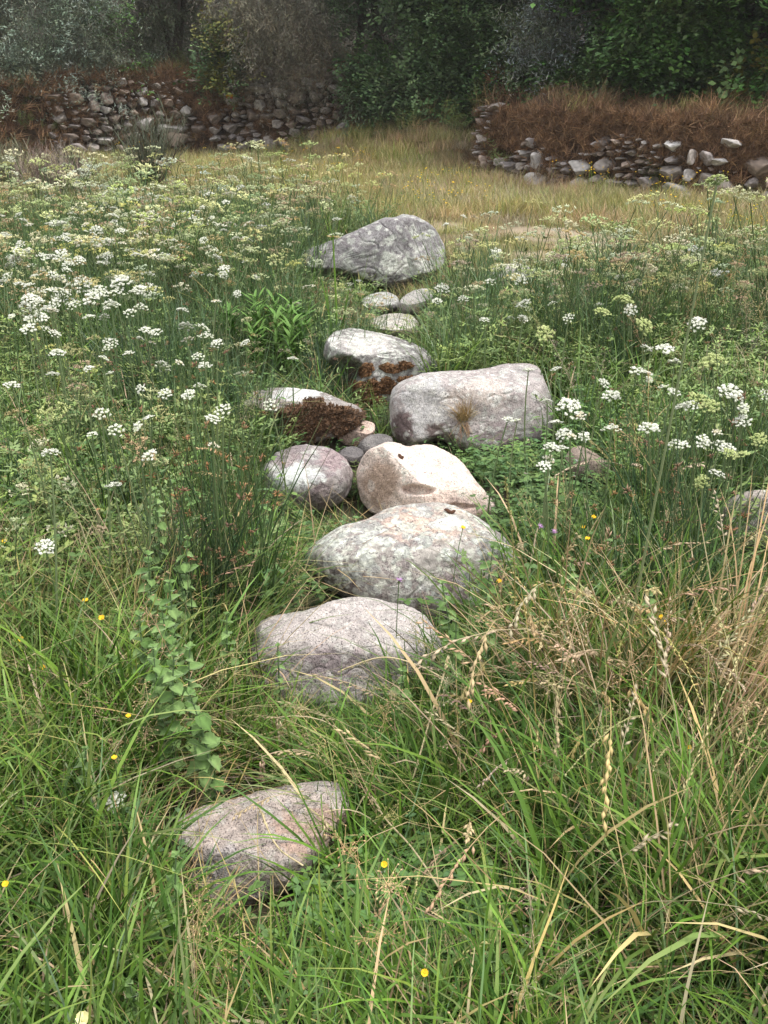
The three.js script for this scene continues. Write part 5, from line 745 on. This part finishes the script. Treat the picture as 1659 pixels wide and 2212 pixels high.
function tree(name, label, cat, base, height, blobs, kind, n, trunkR = 0.09, lean = 0, stems = 1, second = null) {
  base = base.clone(); base.y = ground(base.x, base.z); const o = thing(name, label, cat, base), t = new GB();
  const bark = [0.09, 0.07, 0.055];
  for (let s = 0; s < stems; s++) { const pts = arc(V(R(-0.1, 0.1) * (stems > 1 ? 3 : 0), -0.2, R(-0.1, 0.1)), height * R(0.75, 0.95), R(0, 6.28), lean + R(0, 0.15), R(-0.2, 0.3), 8, 0.08); t.tube(pts, pts.map((_, k) => trunkR * (1 - 0.09 * k)), 7, pts.map(() => mulc(bark, R(0.7, 1.3)))); for (let k = 2; k < 8; k++) for (let b = 0; b < 2; b++) { const q = arc(pts[k], height * R(0.2, 0.4), R(0, 6.28), R(0.6, 1.3), R(-0.5, 0.8), 5, 0.12); t.tube(q, q.map((_, i) => trunkR * 0.4 * (1 - 0.15 * i)), 5, q.map(() => mulc(bark, R(0.7, 1.3)))); } }
  part('trunk', t.geo(), M.bark, o);
  const crown = new THREE.Group(); crown.name = 'crown'; crown.userData.kind = 'stuff'; o.add(crown);
  const lists = SP[kind].map(() => []), lists2 = second ? SP[second].map(() => []) : null, q = new THREE.Quaternion(), m = new THREE.Matrix4(); let vol = 0; blobs.forEach((b) => { vol += b[3] * b[4] * b[5]; });
  for (const [x, y, z, a, b, c, den = 1] of blobs) {
    const cnt = Math.round(n * 0.55 * den * a * b * c / vol), clumps = [];
    for (let k = 0; k < Math.max(6, cnt / 11); k++) { const d = V(R(-1, 1), R(-1, 1), R(-1, 1)); d.normalize().multiplyScalar(Math.pow(rnd(), 0.28)); clumps.push(V(x + d.x * a, y + d.y * b, z + d.z * c)); }
    for (let k = 0; k < cnt; k++) {
      const cl = pick(clumps), p = cl.clone().add(V(R(-1, 1) + R(-1, 1), R(-1, 1) + R(-1, 1), R(-1, 1) + R(-1, 1)).multiplyScalar(0.17)).sub(base);
      q.setFromEuler(new THREE.Euler(R(-0.4, 0.4), R(0, 6.28), R(-0.5, 0.5))); m.compose(p, q, V(1, 1, 1).multiplyScalar(R(0.8, 1.5)));
      pick(second && rnd() < 0.35 ? lists2 : lists).push([m.clone(), R(0.75, 1.25)]);
    }
  }
  for (const [ls, sp] of [[lists, SP[kind]], [lists2, second && SP[second]]]) if (ls) ls.forEach((l, v) => { if (!l.length) return; const im = new THREE.InstancedMesh(sp[v], M.crown, l.length); im.name = 'foliage'; im.userData.kind = 'stuff'; im.castShadow = im.receiveShadow = true; l.forEach(([mx, c], k) => { im.setMatrixAt(k, mx); im.setColorAt(k, new THREE.Color().setRGB(c * R(0.9, 1.15), c, c * R(0.85, 1.1))); }); crown.add(im); });
  return o;
}
const bl = (px, py, d, a, b, c, den) => { const p = ahead(px, py, d); return [p.x, p.y, p.z, a, b, c, den]; };
const onT = (px, d) => { const p = ahead(px, 100, d); return V(p.x, 0, p.z); };
tree('willow_tree', 'pale grey-green willow-like tree drooping over the far wall', 'tree', onT(130, 19.4), 5, [bl(150, 100, 18.3, 0.75, 1.0, 0.4), bl(60, 120, 18.0, 0.5, 0.7, 0.3), bl(200, 60, 18.3, 0.4, 0.8, 0.3), bl(110, -70, 19.4, 1.2, 0.8, 0.8, 0.3), bl(90, -200, 20.2, 1.2, 0.9, 0.9, 0.15)], 'willow', 2600);
tree('willow_tree', 'greener willow-like tree beside the pale one', 'tree', onT(245, 20), 5, [bl(255, 70, 18.5, 0.4, 0.8, 0.35, 1.5), bl(235, -80, 20, 0.9, 1, 0.9), bl(260, -280, 20.4, 1.6, 1.4, 1.5, 0.6)], 'bramble', 900, 0.08, 0, 1, 'willow');
tree('dark_tree', 'dark bare-limbed tree in deep shade over the far wall', 'tree', onT(380, 20.6), 5, [bl(380, 110, 20.0, 1.4, 0.9, 0.6), bl(400, 20, 20.8, 1.3, 1.2, 0.7), bl(420, -220, 20.2, 2.2, 1.3, 1.8)], 'dark', 1500, 0.07, 0.2, 3);
tree('drooping_shrub', 'grey-brown shrub hanging like a curtain over the far wall', 'shrub', onT(590, 19.2), 3.6, [bl(560, 60, 18.3, 0.85, 0.75, 0.35, 1.4), bl(650, 80, 18.3, 0.6, 0.75, 0.35, 1.4), bl(600, -110, 19.6, 1.3, 0.9, 0.8, 0.4)], 'drape', 1500, 0.05, 0.2, 3);
tree('ivy_shrub', 'small yellow-green creeper hanging on the far wall', 'shrub', onT(485, 18.75), 1.2, [bl(490, 125, 18.2, 0.2, 0.45, 0.16), bl(480, 170, 18.1, 0.14, 0.2, 0.12)], 'yellow', 110, 0.02, 0.1, 2, 'ivy');
tree('dark_tree', 'dark leafy tree at the shaded end of the far wall', 'tree', onT(800, 19.6), 5, [bl(790, 60, 19.3, 1.0, 0.9, 0.6), bl(800, 150, 18.8, 0.7, 0.5, 0.3), bl(880, 140, 18.6, 0.5, 0.8, 0.4), bl(820, -220, 19.6, 2, 1.4, 1.6)], 'dark', 1700, 0.09, 0.1, 2, 'deep');
tree('ivy_bush', 'dark ivy tumbling down the corner between the two walls', 'bush', onT(960, 17.9), 3.5, [bl(985, 90, 17.0, 0.75, 0.9, 0.5), bl(965, 220, 16.6, 0.5, 0.6, 0.35), bl(920, 280, 16.6, 0.35, 0.35, 0.3, 0.8), bl(1000, 300, 16.2, 0.3, 0.45, 0.25, 0.8), bl(1000, -150, 17.4, 1.5, 1.2, 1.2)], 'ivy', 2200, 0.05, 0.1, 2, 'deep');
tree('olive_tree', 'silvery olive-like tree over the nearer wall', 'tree', onT(1200, 16.6), 4.5, [bl(1190, 70, 15.2, 0.4, 0.6, 0.3, 2), bl(1240, 10, 15.4, 0.45, 0.4, 0.3, 2), bl(1200, -150, 16.2, 1.1, 0.9, 0.9, 0.35)], 'olive', 800, 0.07, 0.05, 1, 'dark');
tree('ivy_bush', 'dark green bush between the silvery tree and the bramble', 'bush', onT(1270, 16.2), 4, [bl(1090, 140, 16.2, 0.55, 0.65, 0.4), bl(1280, 140, 15.4, 0.65, 0.7, 0.4), bl(1170, 170, 15.8, 0.5, 0.4, 0.3), bl(1110, 240, 15.6, 0.22, 0.4, 0.2, 0.6), bl(1290, -180, 16, 1.4, 1.2, 1.2)], 'ivy', 1900, 0.06, 0.1, 2, 'deep');
tree('bramble_bush', 'bright green bramble cascading over the nearer wall', 'bush', onT(1430, 14.6), 4, [bl(1380, 60, 13.7, 0.35, 0.6, 0.3, 1.3), bl(1490, 60, 13.3, 0.4, 0.7, 0.35, 1.3), bl(1535, 150, 13.2, 0.22, 0.4, 0.25, 1.3), bl(1440, 170, 14.2, 0.4, 0.3, 0.3, 0.8), bl(1400, 190, 14, 0.4, 0.35, 0.25, 0.8), bl(1440, -170, 14.4, 1.4, 0.9, 0.9, 0.5)], 'bramble', 2200, 0.05, 0.1, 3, 'ivy');
tree('ivy_bush', 'low dark ivy spilling over the brown bank between bramble and silvery tree', 'bush', onT(1300, 15.4), 1.6, [bl(1225, 205, 15.1, 0.45, 0.28, 0.3), bl(1330, 210, 14.7, 0.5, 0.3, 0.3), bl(1440, 215, 14.1, 0.45, 0.25, 0.3), bl(1530, 205, 13.7, 0.35, 0.28, 0.25), bl(1075, 200, 16.4, 0.3, 0.35, 0.25), bl(1180, 235, 15.3, 0.22, 0.3, 0.2, 0.6)], 'ivy', 1000, 0.03, 0.4, 4, 'bramble');
tree('ivy_bush', 'dark ivy hanging over the far end of the back wall', 'bush', onT(860, 18.2), 1.6, [bl(790, 190, 17.7, 0.4, 0.45, 0.25), bl(870, 230, 17.3, 0.45, 0.5, 0.3), bl(930, 200, 17.2, 0.4, 0.55, 0.3)], 'ivy', 700, 0.03, 0.3, 3, 'dark');
tree('creeper', 'fresh green creeper hanging over the stony corner of the nearer wall', 'creeper', onT(1130, 17.2), 1.2, [bl(1120, 265, 16.6, 0.2, 0.42, 0.15), bl(1140, 215, 16.6, 0.16, 0.25, 0.15)], 'bramble', 170, 0.02, 0.2, 2, 'ivy');
tree('creeper', 'yellowish green creeper trailing through the brown grass above the nearer wall', 'creeper', onT(1262, 15.6), 0.9, [bl(1262, 265, 15, 0.3, 0.25, 0.2), bl(1330, 262, 14.6, 0.2, 0.18, 0.15, 0.6)], 'yellow', 120, 0.02, 0.3, 2, 'ivy');
tree('creeper', 'pale green leafy weeds on the terrace at the frame edge', 'creeper', onT(1600, 13.2), 0.9, [bl(1590, 225, 12.9, 0.28, 0.22, 0.15), bl(1640, 200, 12.8, 0.25, 0.3, 0.2)], 'bramble', 110, 0.02, 0.3, 3, 'yellow');
tree('dark_tree', 'dark green tree at the frame edge over the nearer wall', 'tree', onT(1640, 13.6), 4.5, [bl(1610, 80, 13.2, 0.5, 0.8, 0.4), bl(1680, 130, 12.9, 0.5, 0.75, 0.4), bl(1660, -200, 13.2, 1.6, 1.3, 1.3)], 'ivy', 1500, 0.08, 0.1, 2, 'bramble');
tree('dark_tree', 'deep shaded thicket tree behind the nearer wall', 'tree', onT(1380, 18), 5, [bl(1100, 120, 18.0, 1.1, 1.2, 0.5), bl(1320, 120, 16.8, 1.3, 1.3, 0.5), bl(1560, 120, 15.2, 1.3, 1.2, 0.5), bl(1350, -180, 17.6, 2.6, 1.4, 1.2)], 'deep', 2600, 0.1, 0.1, 3, 'dark');
tree('dark_tree', 'deep shaded thicket tree behind the far wall', 'tree', onT(500, 22.5), 5.5, [bl(100, 110, 22.0, 1.8, 1.4, 0.6), bl(480, 110, 22, 2.0, 1.4, 0.6), bl(800, 120, 21.2, 1.6, 1.4, 0.6), bl(450, -200, 22, 3.4, 1.4, 1.2)], 'dark', 2600, 0.1, 0.1, 3, 'deep');
tree('willow_tree', 'grey bushy tree at the frame edge beyond the pale willow', 'tree', onT(-20, 18.6), 4.5, [bl(10, 60, 18.4, 0.7, 0.9, 0.6), bl(-60, 100, 17.6, 0.8, 1, 0.6), bl(-20, -160, 18.6, 1.6, 1.2, 1.2)], 'willow', 1000, 0.08, 0.1, 2, 'drape');
{ // wispy bushes standing in the meadow before the far wall
  const wisp = (name, label, base, n, h, spread, cA, cB, w) => { const o = thing(name, label, 'bush', base), g = new GB(), s = new GB(); for (let k = 0; k < n; k++) { const az = R(0, 6.28), pts = arc(ori(0.08), h * R(0.55, 1.1), az, R(0.05, spread), R(-0.3, 0.4), 6, 0.1), c = mixc(cA, cB, rnd()); if (k < 7) s.tube(pts, pts.map((_, i) => 0.012 - 0.0016 * i), 4, pts.map(() => [0.09, 0.065, 0.05])); else g.ribbon(pts, pts.map(() => w), V(-Math.sin(az), 0, Math.cos(az)), pts.map(() => c)); for (let j = 0; j < 9; j++) { const f = 2 + Math.floor(rnd() * 5), d = V(R(-1, 1), R(0.2, 1.4), R(-1, 1)).normalize(), e = pts[f].clone().addScaledVector(d, R(0.08, 0.22)); g.ribbon([pts[f], e], [w * 0.8, w * 0.4], V(-d.z, 0, d.x).normalize(), [c, mulc(c, R(0.8, 1.3))]); } } part('branch', s.geo(), M.bark, o); part('twigs', g.geo(), M.dry, o).userData.kind = 'stuff'; };
  wisp('broom_bush', 'wispy dark broom bush with bare lower branches before the far wall', hit(330, 425), 190, 0.95, 0.75, [0.06, 0.085, 0.05], [0.11, 0.11, 0.07], 0.006);
  wisp('heather_bush', 'pinkish grey heather-like bush at the meadow edge', hit(110, 445), 260, 0.55, 1, [0.2, 0.14, 0.13], [0.28, 0.24, 0.18], 0.006);
  wisp('heather_bush', 'dark grey twiggy bush beside the pinkish one', hit(165, 425), 170, 0.55, 0.9, [0.1, 0.085, 0.075], [0.16, 0.14, 0.11], 0.006);
  wisp('heather_bush', 'grey-green tufted bush nearest the frame edge', hit(20, 420), 200, 0.6, 0.9, [0.14, 0.16, 0.09], [0.22, 0.22, 0.14], 0.006);
  wisp('bracken_bush', 'rusty bracken bush at the end of the far wall', hit(30, 330), 240, 1.1, 0.9, [0.2, 0.09, 0.05], [0.28, 0.16, 0.08], 0.01);
  wisp('broom_bush', 'small dark green bush on the bank below the far wall', hit(590, 322), 120, 0.4, 0.9, [0.03, 0.06, 0.025], [0.05, 0.085, 0.03], 0.008);
  wisp('broom_bush', 'bluish green weeping bush on the bank under the ivy', hit(830, 300), 200, 0.75, 1.2, [0.03, 0.06, 0.035], [0.06, 0.095, 0.05], 0.008);
}
{ // bare twigs hanging over the nearer wall
  const twig = (label, list, r, c) => { const a = ahead(list[0][0], list[0][1], list[0][2] - 0.5), o = thing('bare_branch', label, 'branch', a), g = new GB(); const pts = new THREE.CatmullRomCurve3(list.map((q) => ahead(q[0], q[1], q[2] - 0.5).sub(a))).getPoints(14); g.tube(pts, pts.map((_, k) => 1.5 * r * (1 - 0.05 * k)), 5, pts.map(() => mulc(c, R(0.8, 1.2)))); part('twig', g.geo(), M.bark, o); };
  twig('pale bare branch slanting down across the nearer wall', [[1310, 190, 15.1], [1285, 260, 14.9], [1268, 330, 14.75]], 0.012, [0.3, 0.27, 0.24]);
  twig('thin pale twig dropping straight over the nearer wall', [[1312, 300, 14.7], [1312, 350, 14.6], [1308, 390, 14.5]], 0.01, [0.32, 0.29, 0.26]);
  twig('short crooked pale twig on the brown bank', [[1385, 270, 14.2], [1395, 310, 14.05], [1392, 345, 13.95]], 0.009, [0.34, 0.3, 0.26]);
  twig('slim grey trunk rising from the brown bank', [[1415, 330, 14.1], [1430, 280, 14.2], [1440, 150, 14.4], [1436, 60, 14.6]], 0.011, [0.26, 0.23, 0.2]);
  twig('long grey vine hanging in front of the dark bush', [[1235, 0, 15.6], [1233, 120, 15.5], [1240, 235, 15.3]], 0.012, [0.26, 0.25, 0.23]);
  twig('dark vine hanging beside the bramble', [[1385, -10, 15], [1392, 120, 14.9], [1410, 230, 14.7]], 0.014, [0.16, 0.12, 0.1]);
  for (let k = 0; k < 9; k++) { const x = 1215 + k * 9; twig(['topmost', 'second', 'third', 'fourth', 'fifth', 'sixth', 'seventh', 'eighth', 'lowest'][k] + ' arching dead twig of the brown bundle over the wall', [[1300 + R(-15, 15), 235 + R(-12, 12), 15], [1245 + R(-20, 20), 180 + k * 5, 14.9], [1170 + R(-15, 25), 200 + k * 14, 14.95]], 0.007, [0.17, 0.11, 0.09]); }
}
renderer.render(scene, camera);
